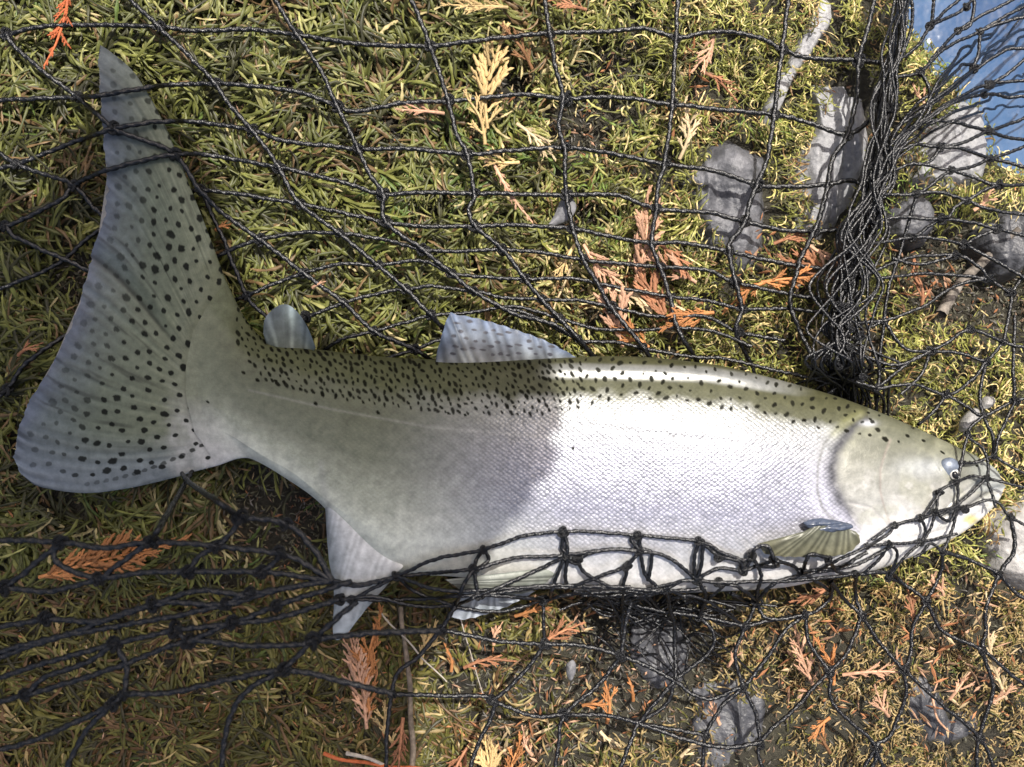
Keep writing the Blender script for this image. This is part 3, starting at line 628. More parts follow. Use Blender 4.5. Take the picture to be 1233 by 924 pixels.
# small dead needles and crumbs scattered in the moss
def heap(px, py):
    h = 0
    for x, y, a, b in [(760, 345, 100, 85), (940, 320, 70, 35), (830, 110, 30, 90), (450, 800, 35, 70), (610, 880, 80, 45), (970, 790, 70, 60), (1130, 780, 90, 90), (1120, 350, 50, 40), (610, 190, 40, 90), (690, 740, 60, 25)]:
        h = np.maximum(h, np.exp(-(((px-x)/a)**2+((py-y)/b)**2)**1.5))
    return h
def litter(N):
    r = np.random.default_rng(5); px = r.uniform(-60, W+60, N); py = r.uniform(-60, H_+60, N)
    k = (r.random(N) < 0.10+0.45*sstep(.47, .62, fbm(px/120+7, py/120+70, 3))+.3*bare(px, py)+heap(px, py)) & (bank_d(px, py) < -8); px, py = px[k], py[k]; N = len(px)
    x = (px-W/2)*CAMZ/FPX; y = -(py-H_/2)*CAMZ/FPX; z = gz(x, y)+r.uniform(.002, .013, N)
    a = r.uniform(0, 6.3, N); hp = heap(px, py); L = r.uniform(2, 7+8*hp)*CAMZ/FPX; w = r.uniform(.7, 1.5+.9*hp)*CAMZ/FPX; z = z+hp*.009*r.random(N); dz = r.normal(0, .35, N)*L
    d = np.stack([np.cos(a), np.sin(a)], -1); n = np.stack([-d[:, 1], d[:, 0]], -1); c = np.stack([x, y, z], -1)
    def pt(s, t, h): return np.c_[c[:, :2]+d*(s*L)[:, None]+n*(t*w)[:, None], c[:, 2]+s*dz+h*w]
    V = np.stack([pt(-1, 0, 0), pt(0, -1, -.2), pt(1, 0, 0), pt(0, 1, -.2), pt(0, 0, .8)], 1)
    b = np.arange(N)[:, None]*5; F = np.concatenate([b+np.array([[0, 1, 4]]), b+np.array([[1, 2, 4]]), b+np.array([[2, 3, 4]]), b+np.array([[3, 0, 4]])], 0)
    pal = np.array([(.42, .19, .09), (.30, .13, .06), (.5, .38, .22), (.16, .10, .06), (.48, .29, .19)])
    cc = pal[r.integers(0, 5, N)]*r.uniform(.6, 1.2, (N, 1))
    me = mesh_np('leaf_litter', V, F, False); set_col(me, 'Col', np.repeat(cc, 5, 0)); return me
tag(link('leaf_litter', litter(11000), mat_attr('litter', .7, .25).m), 'brown crumbs of dead needles scattered in the moss', 'litter', kind='stuff')

# ------------------------------------------------------------------ cedar sprays
def tube_arrays(pts, rad, nv=6, flat=1.0, caps=True):
    p = np.array(pts, float); n = len(p); rad = np.broadcast_to(np.array(rad, float), (n,))
    t = np.gradient(p, axis=0); t /= np.linalg.norm(t, axis=1)[:, None]+1e-12
    up = np.array([0, 0, 1.0]); s = np.cross(t, up); ls = np.linalg.norm(s, axis=1)[:, None]; s = np.where(ls > 1e-6, s/np.maximum(ls, 1e-9), [[1, 0, 0]]); u = np.cross(s, t)
    a = np.linspace(0, 2*math.pi, nv, endpoint=False)
    V = p[:, None]+rad[:, None, None]*(np.cos(a)[None, :, None]*s[:, None]+flat*np.sin(a)[None, :, None]*u[:, None])
    return V.reshape(-1, 3), grid_faces(n, nv, True)
def join(parts):
    V, F, o = [], [], 0
    for v, f in parts: V.append(v); F.append(f+o); o += len(v)
    return np.vstack(V), np.vstack(F)
def branchlet_mesh(seed):
    """unit length spray of overlapping scale leaves along +X"""
    r = np.random.default_rng(seed); parts = []
    def twig(p0, ang, L, rad, n):
        s = np.linspace(0, 1, n); bend = r.normal(0, .25)
        a = ang+bend*s; x = p0[0]+np.cumsum(np.cos(a))*L/n; y = p0[1]+np.cumsum(np.sin(a))*L/n; z = .04*np.sin(s*3)+r.normal(0, .012)
        rr = rad*(1-.6*s)*(1+.25*np.where(np.arange(n) % 2, 1, -1)); rr[-1] = rad*.1
        parts.append(tube_arrays(np.stack([x, y, z+0*x], -1), rr, 5, .5))
        return x, y
    x, y = twig((0, 0), 0, 1, .095, 9)
    for i, sg in ((2, 1), (3, -1), (4, 1), (5, -1), (6, 1)):
        if r.random() < .85: twig((x[i], y[i]), sg*r.uniform(.28, .5), r.uniform(.32, .5), .085, 5)
    V, F = join(parts); return mesh_np('branchlet', V, F)
BM = {k: [] for k in CED}
for k in CED:
    for s in range(3):
        m_ = branchlet_mesh(s*7+len(k)); m_.materials.append(CED[k]); BM[k].append(m_)
def frond(x0, y0, x1, y1, width, colour, label, z=None, dens=1.0, name='cedar_spray'):
    """stem from base (x0,y0) to tip (x1,y1) in the photo's directions, resting on the moss"""
    k = CAMZ/FPX; bx, by = (x0-W/2)*k, -(y0-H_/2)*k; tx, ty = (x1-W/2)*k, -(y1-H_/2)*k
    L = math.hypot(tx-bx, ty-by); ang = math.atan2(ty-by, tx-bx); n = 9; s = np.linspace(0, 1, n); bend = random.uniform(-.12, .12)*L
    zs = gz(bx+(tx-bx)*s, by+(ty-by)*s); zs = np.linspace(zs[0], zs[-1], n)*.4+zs*.6 + (z or 0.0275) + .003*np.sin(s*math.pi) + random.uniform(-.004, .009)*s**2
    lx = s*L; ly = bend*np.sin(s*math.pi); z0 = zs[0]
    V, F = tube_arrays(np.stack([lx, ly, zs-z0], -1), np.linspace(.0016, .0008, n), 6, .8)
    o = link(name, mesh_np(name, V, F), CED[colour]); o.location = (bx, by, z0); o.rotation_euler = (0, 0, ang)
    tag(o, label, 'cedar spray', 'fallen cedar sprays')
    nb = max(5, int(L/(.0040)*dens)); wd = width*k*1.5
    for i in range(nb):
        f = (i+.7)/(nb+.6)
        if random.random() < .1: continue
        sg = 1 if i % 2 else -1; bl = wd*(.55+.45*math.sin(min(1, f*1.25)*math.pi))*random.uniform(.75, 1.1)
        if f > .75: bl *= 1.15-.6*(f-.75)/.25
        c = link('branchlet', random.choice(BM[colour]), None, o)
        c.location = (f*L, float(np.interp(f, s, ly)), float(np.interp(f, s, zs-z0))+random.uniform(-.0005, .001))
        c.rotation_euler = (random.uniform(-.7, .7), random.uniform(-.32, .12), sg*random.uniform(.30, .55)+(-sg*.25 if f > .8 else 0)); c.scale = (bl, bl*random.uniform(.8, 1.05), bl)
    c = link('branchlet', BM[colour][0], None, o); c.location = (L*.97, 0, float(zs[-1]-z0)); c.scale = (wd*.6,)*3
    return o
FR = [
 (612, 30, 545, 27, 15, 'straw', 'straw yellow cedar spray lying at the top edge between net cords'),
 (702, 32, 664, 16, 14, 'rust', 'rust brown cedar spray at the top edge right of the straw one'),
 (588, 166, 606, 66, 28, 'straw', 'large straw yellow cedar spray standing out in the upper moss'),
 (585, 184, 566, 136, 15, 'straw', 'short straw cedar spray at the foot of the large yellow one'),
 (538, 149, 490, 147, 11, 'pink', 'small pinkish cedar spray left of the large yellow one'),
 (640, 95, 612, 60, 17, 'brown', 'curled dark brown cedar spray behind the large yellow one'),
 (622, 160, 660, 195, 15, 'pale', 'pale cedar spray just below the bare dark hole in the moss'),
 (625, 205, 588, 200, 14, 'straw', 'golden cedar spray under the short straw one'),
 (596, 208, 640, 275, 10, 'pink', 'long thin pink cedar spray running down towards the grey leaf'),
 (760, 345, 772, 252, 26, 'pink', 'tall salmon pink cedar spray topping the heap above the fish back'),
 (745, 420, 735, 365, 26, 'pink', 'salmon cedar spray touching the fish back in the heap'),
 (700, 300, 745, 345, 20, 'pink', 'pink cedar spray at upper left of the heap above the dorsal fin'),
 (800, 400, 770, 340, 26, 'rust', 'rusty cedar spray at the lower right of the heap'),
 (830, 345, 780, 318, 22, 'pink', 'pink cedar spray pointing left at the right side of the heap'),
 (725, 350, 805, 372, 18, 'pale', 'pale straw cedar spray lying across the middle of the heap'),
 (690, 300, 668, 350, 12, 'straw', 'slender straw cedar spray left of the heap above the dorsal fin'),
 (790, 300, 815, 330, 18, 'rust', 'small rust cedar spray between heap and dark boulder'),
 (850, 380, 800, 395, 18, 'orange', 'orange cedar spray by the heap nearest the dark boulder'),
 (775, 420, 745, 395, 18, 'orange', 'orange tinged cedar spray lowest in the heap against the fish'),
 (812, 200, 818, 138, 16, 'pale', 'pale pink cedar spray hanging along a net cord left of the boulder'),
 (850, 60, 830, 95, 16, 'pink', 'faded pink cedar spray in the moss near the top middle cord'),
 (840, 100, 872, 125, 14, 'rust', 'rust cedar spray above the dark boulder'),
 (990, 340, 940, 322, 22, 'rust', 'rust red cedar spray at the foot of the dark boulder'),
 (960, 300, 1000, 330, 18, 'pink', 'pink cedar spray at the foot of the pale grey rock'),
 (905, 345, 955, 340, 18, 'orange', 'orange cedar spray right below the dark boulder'),
 (920, 300, 960, 290, 14, 'rust', 'dark rust cedar spray squeezed between two rocks'),
 (1095, 372, 1088, 330, 20, 'rust', 'rust cedar spray beside the gathered net on its right'),
 (1150, 262, 1172, 240, 12, 'pink', 'small pink cedar spray under the fanned net at right'),
 (1100, 150, 1085, 125, 14, 'pink', 'pink cedar spray at the top of the gathered net'),
 (972, 442, 966, 398, 12, 'pale', 'pale straw cedar spray left of the lower end of the gathered net'),
 (910, 345, 870, 372, 14, 'orange', 'orange cedar spray between the boulder and the fish back'),
 (70, 686, 228, 646, 26, 'orange', 'big bright orange cedar spray at lower left under the net'),
 (108, -8, 80, 98, 13, 'red', 'red string of cedar scales hanging at the top left'),
 (448, 862, 428, 742, 24, 'pink', 'tall brownish pink cedar spray below the anal fin'),
 (452, 850, 466, 728, 18, 'orange', 'orange cedar spray close beside the grey twig'),
 (490, 850, 486, 905, 16, 'rust', 'rust cedar spray hidden behind the grey twig at the bottom'),
 (480, 880, 470, 840, 14, 'straw', 'straw cedar spray left of the twig under the net knot'),
 (510, 790, 525, 748, 14, 'straw', 'straw cedar spray just right of the grey twig'),
 (545, 800, 540, 770, 8, 'orange', 'tiny orange cedar spray below the pelvic fins'),
 (560, 796, 615, 786, 10, 'rust', 'thin rust cedar spray on the dark soil below the pelvic fins'),
 (595, 770, 603, 745, 8, 'pink', 'tiny pink cedar spray below the white fin tip'),
 (650, 770, 690, 745, 16, 'rust', 'rust cedar spray under the net below the belly'),
 (620, 735, 660, 715, 12, 'orange', 'orange cedar spray touching the pelvic fin'),
 (720, 738, 742, 728, 9, 'pale', 'pale cedar spray at the shaded edge of the belly'),
 (728, 862, 726, 815, 14, 'orange', 'upright orange cedar spray on bare dark soil'),
 (700, 843, 724, 840, 10, 'orange', 'short orange cedar spray leaning on the upright one'),
 (760, 838, 754, 810, 6, 'orange', 'tiny orange cedar spray right of the upright one'),
 (658, 858, 622, 852, 9, 'straw', 'straw cedar spray on dark soil left of the upright orange one'),
 (600, 935, 585, 872, 22, 'straw', 'golden cedar spray at the bottom edge on dark soil'),
 (615, 930, 625, 885, 16, 'orange', 'orange cedar spray at the bottom edge beside the golden one'),
 (570, 880, 548, 930, 14, 'rust', 'rust cedar spray at the bottom edge left of the golden one'),
 (640, 895, 630, 870, 10, 'pink', 'small pink cedar spray right above the bottom orange one'),
 (720, 870, 740, 885, 8, 'pale', 'small pale cedar spray under the upright orange one'),
 (968, 815, 950, 755, 18, 'pink', 'pink cedar spray below the fish under a round net loop'),
 (990, 812, 976, 770, 16, 'orange', 'orange cedar spray beside a net knot below the fish'),
 (1000, 800, 1062, 792, 12, 'pink', 'pink cedar spray stretched between two net knots'),
 (1050, 845, 1038, 820, 14, 'pink', 'short pink cedar spray below the stretched one'),
 (1080, 748, 1072, 700, 12, 'rust', 'rust cedar spray beneath the fish throat'),
 (1112, 705, 1100, 690, 14, 'pink', 'pink cedar spray beneath the fish jaw'),
 (1185, 825, 1155, 705, 12, 'pale', 'long pale cedar spray at the right under the whitish rock'),
 (1160, 830, 1190, 815, 14, 'pink', 'pink cedar spray at the foot of the long pale one'),
 (1120, 825, 1135, 800, 12, 'pink', 'pink cedar spray left of the long pale one'),
 (1210, 850, 1218, 825, 10, 'straw', 'straw cedar spray near the right edge low down'),
 (985, 850, 965, 865, 12, 'orange', 'orange cedar spray above the dark flat rock'),
 (985, 890, 970, 865, 8, 'brown', 'brown cedar spray beside the dark flat rock'),
 (815, 900, 838, 880, 12, 'pale', 'pale cedar spray left of the dark flat rock'),
 (860, 862, 848, 835, 10, 'pink', 'pink cedar spray on soil under the wet net'),
 (870, 795, 882, 770, 10, 'pink', 'pink cedar spray right of the dark wet rock'),
 (985, 700, 955, 715, 16, 'rust', 'rust cedar spray in the shade right under the belly'),
 (50, 430, 72, 418, 10, 'rust', 'small rust cedar spray behind the tail edge'),
 (275, 285, 290, 280, 7, 'orange', 'tiny orange cedar spray right of the tail'),
 (388, 352, 400, 347, 6, 'pink', 'tiny pink cedar spray right of the adipose fin'),
 (235, 915, 252, 926, 8, 'orange', 'tiny orange cedar spray at the bottom edge far left'),
]
for f in FR: frond(*f)

# ------------------------------------------------------------------ twigs, leaf, pale stones
def twig(pts, r0, r1, mat, label, cat='twig', name='twig', z=0.018):
    p = catmull(pts, 4.0); x = (p[:, 0]-W/2)*CAMZ/FPX; y = -(p[:, 1]-H_/2)*CAMZ/FPX; n = len(p)
    zz = gz(x, y)*.8+z+.003+.002*np.sin(np.arange(n)*.4); c = np.array([x[0], y[0], zz[0]])
    rr = np.linspace(r0, r1, n)*(1+.25*(fbm(np.arange(n)/3., np.zeros(n)+r0*1e4, 3)-.45)*2)
    V, F = tube_arrays(np.stack([x, y, zz], -1)-c, rr, 8)
    o = link(name, mesh_np(name, V, F), mat); o.location = c; return tag(o, label, cat)
twig([(487, 722), (492, 770), (497, 810), (498, 850), (501, 880), (500, 915)], .0019, .0024, M_TWIG, 'grey brown twig standing upright below the anal fin', z=.022)
twig([(398, 892), (440, 902), (500, 908), (540, 916), (600, 930)], .0016, .0015, CED['red'], 'reddish twig along the bottom edge crossing the grey twig', z=.024)
twig([(425, 890), (445, 893), (470, 905)], .0018, .0012, M_TWIG_P, 'whitish twig end at the bottom left of the reddish twig', z=.026)
twig([(463, 725), (490, 755), (515, 785), (540, 812)], .0008, .0006, M_TWIG_P, 'thin straw coloured stem slanting across the grey twig', z=.025)
twig([(556, 740), (570, 790), (585, 835)], .0006, .0005, M_TWIG_P, 'hair thin stem on the soil below the pelvic fins')
twig([(1125, 380), (1150, 345), (1185, 310), (1212, 280)], .0048, .0028, M_STICK, 'thick grey stick in the dark hollow at right', name='stick')
twig([(688, 318), (678, 345), (667, 370), (662, 398)], .0010, .0008, CED['pale'], 'pale thin stem left of the cedar heap above the dorsal fin')
twig([(968, 300), (962, 325), (950, 355)], .0022, .0014, M_TWIG, 'short grey twig between the pale rock and the fish')
twig([(1105, 825), (1110, 850), (1126, 868)], .001, .0008, CED['pink'], 'thin pink stem bent beside the dark wet rock at lower right')
def leaf(pts, mat, label):
    c = np.mean(pts, 0); o2 = smooth_curve(pts+[pts[0]], 41)[:-1]; V = []
    for s in np.linspace(0.02, 1, 8):
        q = c+(o2-c)*s; V.append(PX(q[:, 0], q[:, 1], .026-.004*s**2+.002*np.sin(q[:, 0]/6)))
    bot = np.array(V[-1]); bot[:, 2] -= .001; V.append(bot); V = np.array(V); oc = np.array(P(*c, .02))
    o = link('leaf', mesh_np('leaf', V-oc, grid_faces(9, 40, True)), mat); o.location = oc; tag(o, label, 'leaf')
leaf([(658, 274), (668, 258), (676, 240), (688, 238), (694, 250), (686, 264), (668, 272)], M_LEAFG, 'grey pointed dead leaf caught near a net cord')
leaf([(682, 800), (690, 795), (694, 805), (688, 820), (682, 812)], M_LEAFG, 'small slate grey leaf on dark soil below the belly')
def stone(c, rx, ry, ang, mat, label, z=.02):
    o = blob('stone', c, rx, ry, .007, z, ang, mat, None, 20, 30); me = o.data
    n = len(me.vertices); co = np.zeros(n*3, np.float32); me.vertices.foreach_get('co', co); co = co.reshape(-1, 3); oc = np.array(P(*c, z))
    co = co-oc; co *= (1+.35*(fbm(co[:, 0]*300+50, co[:, 1]*300+co[:, 2]*200+50, 3)-.45))[:, None]; me.vertices.foreach_set('co', co.ravel().astype(np.float32)); me.update(); o.location = oc; tag(o, label, 'stone')
stone((1167, 506), 17, 8, .9, M_ROCK_W, 'long pale stone above the fish snout')
stone((1188, 485), 10, 7, .6, M_ROCK_W, 'small pale stone touching the long one above the snout')

# ------------------------------------------------------------------ the landing net
net = bpy.data.objects.new('landing_net', None); col.objects.link(net); net.empty_display_size = .05; net.location = P(640, 560, 0.0); nro = np.array(net.location)
tag(net, 'wet black knotted net spread under, around and over the fish', 'fishing net')
def surf(px, py):
    i = np.clip((np.asarray(px)//HB).astype(int), 1, hmap.shape[0]-2); j = np.clip((np.asarray(py)//HB).astype(int), 1, hmap.shape[1]-2)
    m = np.maximum.reduce([hmap[i+a, j+b] for a in (-1, 0, 1) for b in (-1, 0, 1)])
    return m
def rope_mesh(name, pts, r):
    p = np.array(pts); n = len(p); nv = 12
    d = np.r_[0, np.cumsum(np.linalg.norm(np.diff(p, axis=0), axis=1))]
    t = np.gradient(p, axis=0); t /= np.linalg.norm(t, axis=1)[:, None]+1e-12
    up = np.array([0.05, 0.02, 1.0]); s = np.cross(t, up); s /= np.linalg.norm(s, axis=1)[:, None]+1e-9; u = np.cross(s, t)
    a = np.linspace(0, 2*math.pi, nv, endpoint=False)[None]
    ph = a*1.0 + (d/(r*4.2))[:, None]*math.pi
    rad = r*(0.74+0.36*np.abs(np.cos(ph)))*(1+0.08*(rng.random((n, 1))-.5))
    V = p[:, None]+rad[..., None]*(np.cos(a)[..., None]*s[:, None]+np.sin(a)[..., None]*u[:, None])
    return mesh_np(name, V.reshape(-1, 3), grid_faces(n, nv, True))
def knot_mesh(seed):
    r = np.random.default_rng(seed); s = np.linspace(0, 2*math.pi, 60, endpoint=True)
    R = 1.15; a = 2*s + seed; b = 3*s
    x = (R+.62*np.cos(b))*np.cos(a)*(1.0+.15*r.random()); y = (R+.62*np.cos(b))*np.sin(a)*(.85+.2*r.random()); z = .75*np.sin(b)
    V, F = tube_arrays(np.stack([x, y, z], -1), .60+.05*np.cos(s*24), 8); return mesh_np('knot', V, F)
KN = [knot_mesh(i) for i in range(4)]
for m_ in KN: m_.materials.append(M_ROPE)
nknots = 0; all_knots = []
def knot(x, y, z, r):
    global nknots
    for q in all_knots:
        if math.hypot(q[0]-x, q[1]-y) < 5: return
    all_knots.append((x, y)); nknots += 1
    o = link('knot', random.choice(KN), None, net); o.location = np.array(P(x, y, z))-nro
    o.rotation_euler = (random.uniform(-.5, .5), random.uniform(-.5, .5), random.uniform(0, 6.3)); k = r*random.uniform(1.1, 1.45); o.scale = (k, k*random.uniform(.85, 1.25), k)
def zdef(x, y, z):
    k = CAMZ/FPX; g = float(gz(np.array([(x-W/2)*k]), np.array([-(y-H_/2)*k]))[0]); g = max(g, -.05)
    return max(z + g*.4, float(surf(x, y))+.0025)
def cord(spec, r=0.0022, z=0.030, zs=None, wob=1.2, clamp=True, lim=9999):
    """'x,y x,y* ...' - a star ties a knot there; z is the height over the ground"""
    pts = []; ks = []
    for i, w in enumerate(spec.split()):
        st = w.endswith('*'); w = w.rstrip('*'); c = [float(v) for v in w.split(',')]
        zz = c[2] if len(c) > 2 else (zs[i] if zs else z)
        cl = clamp and c[0] < lim; zz = zdef(c[0], c[1], zz) if cl else (zz + .4*float(gz(np.array([(c[0]-W/2)*CAMZ/FPX]), np.array([-(c[1]-H_/2)*CAMZ/FPX]))[0]) if clamp else zz)
        pts.append((c[0], c[1], zz*1500)); 
        if st: ks.append((c[0], c[1], zz))
    p = catmull(pts, 1.5); n = len(p); sd = rng.random()*100
    fq = 9. if wob < 2 else 26.; p[:, 0] += wob*(fbm(np.arange(n)/fq+sd, np.zeros(n), 2)-.4)*2; p[:, 1] += wob*(fbm(np.arange(n)/fq+sd, np.zeros(n)+40, 2)-.4)*2
    zz = p[:, 2]/1500
    if clamp:
        sf = surf(p[:, 0], p[:, 1]); need = np.where(p[:, 0] < lim, np.maximum(0, sf+r*.8-zz), 0); ker = np.hanning(15); ker /= ker.sum()
        if need.max() > 0:
            ne = np.maximum.reduce([np.roll(need, k) for k in range(-4, 5)]) if n > 12 else need
            zz = zz+np.maximum(np.convolve(np.pad(ne, 7, mode='edge'), ker, mode='valid')[:n], need)
    V = PX(p[:, 0], p[:, 1], zz)-nro
    o = link('cord', rope_mesh('cord', V, r), M_ROPE, net)
    for k in ks: knot(k[0], k[1], k[2], r)
    return o
LIM = 265; U = 0.00195; Uz = .034
# --- rows of the upper wall
cord('-20,50 8,42* 51,32 102,30 145,31 192,33* 239,37 300,36 358,42* 430,53 518,56* 560,51 610,45 662,40* 725,38 775,35 814,45* 850,40 880,39 915,46 942,60* 975,70 1034,73* 1069,78*', U, Uz, lim=LIM)
cord('-20,122 40,119 93,117* 130,114 170,107 211,102 260,101* 307,104 358,111 406,128* 428,135 480,125 540,122* 590,117 640,114 682,119* 740,117 809,126* 870,132 932,138* 970,147 1021,162* 1052,140 1062,120', U, Uz, lim=LIM)
cord('-20,206 20,198* 51,186 102,167 138,155* 184,147 232,147 303,157* 341,170 400,176 432,180* 485,179 562,186* 605,182 680,178* 720,182 760,190 800,198* 858,206 912,223* 950,225 997,222* 1024,218 1055,228', U, Uz, lim=LIM)
cord('-20,282 5,272* 24,266 75,239 89,223* 130,205 170,194 211,186* 256,188 336,202* 375,211 420,222 461,234* 512,232 571,233* 640,234 682,235* 740,235 790,252* 820,254 855,256 897,267* 940,277 980,279* 1035,277', U, Uz, lim=LIM)
cord('200,250,.03 225,235,.032 241,229* 293,235 362,246* 400,254 440,262 465,268* 520,273 572,273* 622,271 690,276* 740,286 785,293* 820,293 878,303* 915,312 960,320 1010,325', U*.95, Uz, lim=0)
cord('225,330,.03 275,302 313,289* 358,281 409,281* 460,288 510,301* 555,303 605,301* 650,304 703,313* 750,318 795,322* 850,325 885,340* 940,352 995,362', U*.9, Uz, lim=0)
cord('262,372,.022 297,356* 340,338 366,329* 410,318 455,320* 509,314 543,329* 585,334 632,336* 690,336 736,345 807,358* 850,362 893,372* 950,372 1000,378', U*.85, Uz, lim=0)
cord('320,420,.02 335,395 368,382* 414,365* 470,350 489,349* 520,345 570,351* 610,359 652,361* 700,362 736,370* 780,380 811,382* 850,382 890,400* 945,410', U*.85, Uz, lim=LIM)
cord('370,440,.015 405,412 451,399* 490,388 519,380* 560,377 620,370 674,384* 720,396 770,398 811,395 860,400 905,418', U*.8, Uz, lim=LIM)
cord('440,450,.012 465,432 499,421* 530,410 548,415,.02', U*.8, Uz, lim=LIM)
cord('610,372 640,380 697,409* 740,412 775,419* 830,430 870,432 930,445 1000,462', U*.8, Uz, lim=LIM)
# --- columns of the upper wall
cord('140,-20 162,5 192,33 225,65 260,101 275,125 303,157 327,188 336,202 362,246 409,281 455,320 489,349 519,380 545,410,.02 570,440,.01', U, Uz+.003, lim=LIM)
cord('322,-20 331,0 358,42 385,82 406,128 432,180 445,210 461,234 465,268 510,301 543,329 570,351 620,378 674,395 740,450,.012', U, Uz+.003, lim=LIM)
cord('488,-20 495,0 508,28 518,56 530,90 540,122 550,162 562,186 571,233 565,252 572,273 605,301 632,336 652,361 674,384 697,409 730,450,.012', U, Uz+.003, lim=LIM)
cord('656,-20 657,0 659,20 662,40 669,80 678,119 673,150 680,178 680,205 682,235 690,276 703,313 720,342 736,370 775,419 800,460,.012', U, Uz+.003, lim=LIM)
cord('818,-20 816,0 814,45 812,85 809,126 806,160 800,198 792,225 790,252 785,293 795,322 807,358 811,382 825,412 845,445,.018 855,470,.012', U, Uz+.003, lim=LIM)
cord('953,-20 949,0 942,60 936,100 932,138 924,190 912,223 903,245 897,267 881,290 878,303 886,340 893,372 886,400 905,440,.02 915,475,.012', U, Uz+.003, lim=LIM)
cord('1058,-20 1053,0 1043,40 1034,73 1031,120 1021,162 1003,190 997,222 990,250 980,279 965,310 958,335 952,370 980,436 990,480,.015', U, Uz+.003, lim=LIM)
cord('8,42 22,60 60,92 93,117 138,155 175,170 211,186 241,229 275,262 313,289 366,329 414,365 451,399 499,421 540,450,.012', U, Uz+.002, lim=LIM)
cord('-20,170 20,198 60,212 89,223 118,255,.03 150,280,.03', U, Uz, lim=0)
cord('-20,300 5,272 18,285 60,305 105,325,.03 150,345,.03', U, Uz, lim=0)
cord('-20,490 8,470* 30,440 52,422 85,400,.028 130,375,.028', U, .034, lim=0)
cord('241,229 268,285 297,356* 330,392 345,440,.012', U*.9, Uz, lim=0)
cord('-20,355 20,340 70,318 110,285,.028 150,260,.028', U*.9, .03, lim=0)
# --- the gathered part, twisted together
for i in range(40):
    a, b, c, d_, e = rng.normal(0, 1, 5); b = np.clip(b, -1.9, 1.9)
    z0 = rng.uniform(.03, .075)
    if i % 5 < 2: head = [(1092+8*a, -25), (1078+7*b, 55), (1066+7*c, 130)]
    elif i % 5 == 3:
        yy = rng.uniform(-60, 150); head = [(1262, yy), (1170+10*a, 70+yy*.55), (1092+9*c, 150+yy*.2)]
    else: head = [(1069+4*a, 78), (1060+9*c, 130)]
    pts = head+[(1058+11*b, 212), (1037+16*c, 280), (1019+17*d_, 345), (1013+18*e, 400), (1014+26*a, 440)]
    sp_ = ' '.join('%.0f,%.0f' % q for q in pts)+' %.0f,%.0f,.03 %.0f,520,.012' % (1018+30*e, 470+6*b, 1015+30*e)
    cord(sp_, rng.uniform(.0009, .0014), z0, wob=6, lim=0)
for q in [(1064, 130), (1070, 160), (1052, 200), (1058, 240), (1040, 270), (1030, 300), (1022, 330), (1012, 345), (1026, 372), (1008, 395), (1020, 420), (1002, 440), (1035, 455), (1048, 215), (1042, 250), (1016, 300), (1006, 370), (1030, 405)]:
    knot(q[0]+rng.normal(0, 6), q[1], .066, .0015)
# --- the fan of loops at the right
T = .00165
for s in ['1069,78* 1080,40 1092,10 1098,-15', '1069,78 1074,60 1086,25 1090,-15', '1069,78 1098,62 1120,31* 1124,0 1123,-15', '1120,31 1140,12 1165,-8', '1120,31 1150,18 1164,8* 1180,-10', '1072,95 1108,87* 1130,62 1154,37* 1190,15 1230,-5',
          '1108,87 1140,58 1180,38* 1210,20 1250,0', '1154,37 1168,30 1173,8 1172,-15', '1180,38 1178,65 1173,83* 1195,70 1215,60 1250,58', '1108,87 1118,105 1119,130 1112,145', '1085,150 1118,128 1150,105 1173,83', '1075,180 1120,140 1150,120 1191,102* 1250,96',
          '1080,165 1140,128 1185,114* 1215,117 1250,115', '1180,38 1215,25 1250,18', '1191,102 1215,88 1235,70', '1072,190 1110,150 1150,148 1190,157* 1220,148 1250,135', '1190,157 1215,166 1250,170', '1060,205 1095,176 1133,177* 1165,170 1190,157', '1133,177 1160,180 1193,191* 1220,198 1250,205',
          '1193,191 1225,180 1250,170', '1055,215 1100,198 1145,205* 1172,200 1193,191', '1145,205 1175,215 1203,223* 1250,222', '1133,177 1120,195 1100,198', '1050,235 1104,233* 1130,215 1145,205', '1104,233 1135,232 1164,242* 1190,252 1250,262', '1164,242 1185,230 1203,223',
          '1045,270 1080,262 1135,264* 1150,250 1164,242', '1135,264 1170,268 1200,276* 1250,288', '1040,295 1098,286* 1118,272 1135,264', '1098,286 1130,288 1161,295* 1200,315 1250,345', '1161,295 1180,285 1200,276', '1035,335 1090,312 1150,308* 1180,322 1191,336* 1217,353*', '1075,312 1110,318 1150,308', '1060,335 1120,330 1191,336',
          '1064,387* 1072,340 1085,300 1104,233', '1045,395 1064,387 1110,370 1150,345 1191,336', '1064,387 1060,430 1057,467*', '1020,390 1064,387', '1057,467 1090,440 1120,423* 1145,410 1168,397* 1208,412*', '1064,387 1090,420 1120,423 1150,425 1188,436*', '1030,460 1057,467 1100,463 1140,475* 1170,458 1188,436 1208,412', '1208,412 1230,418 1250,416',
          '1140,475 1165,490 1184,500* 1222,483* 1250,480', '1188,436 1180,470 1184,500 1195,525 1197,549', '1208,412 1218,360 1217,353', '1222,483 1220,440 1222,380', '1030,425 1080,440 1120,423', '1120,423 1110,450 1085,475', '1217,353 1235,330 1250,325', '1140,475 1120,500 1105,512']:
    cord(s, T*.86, .05)
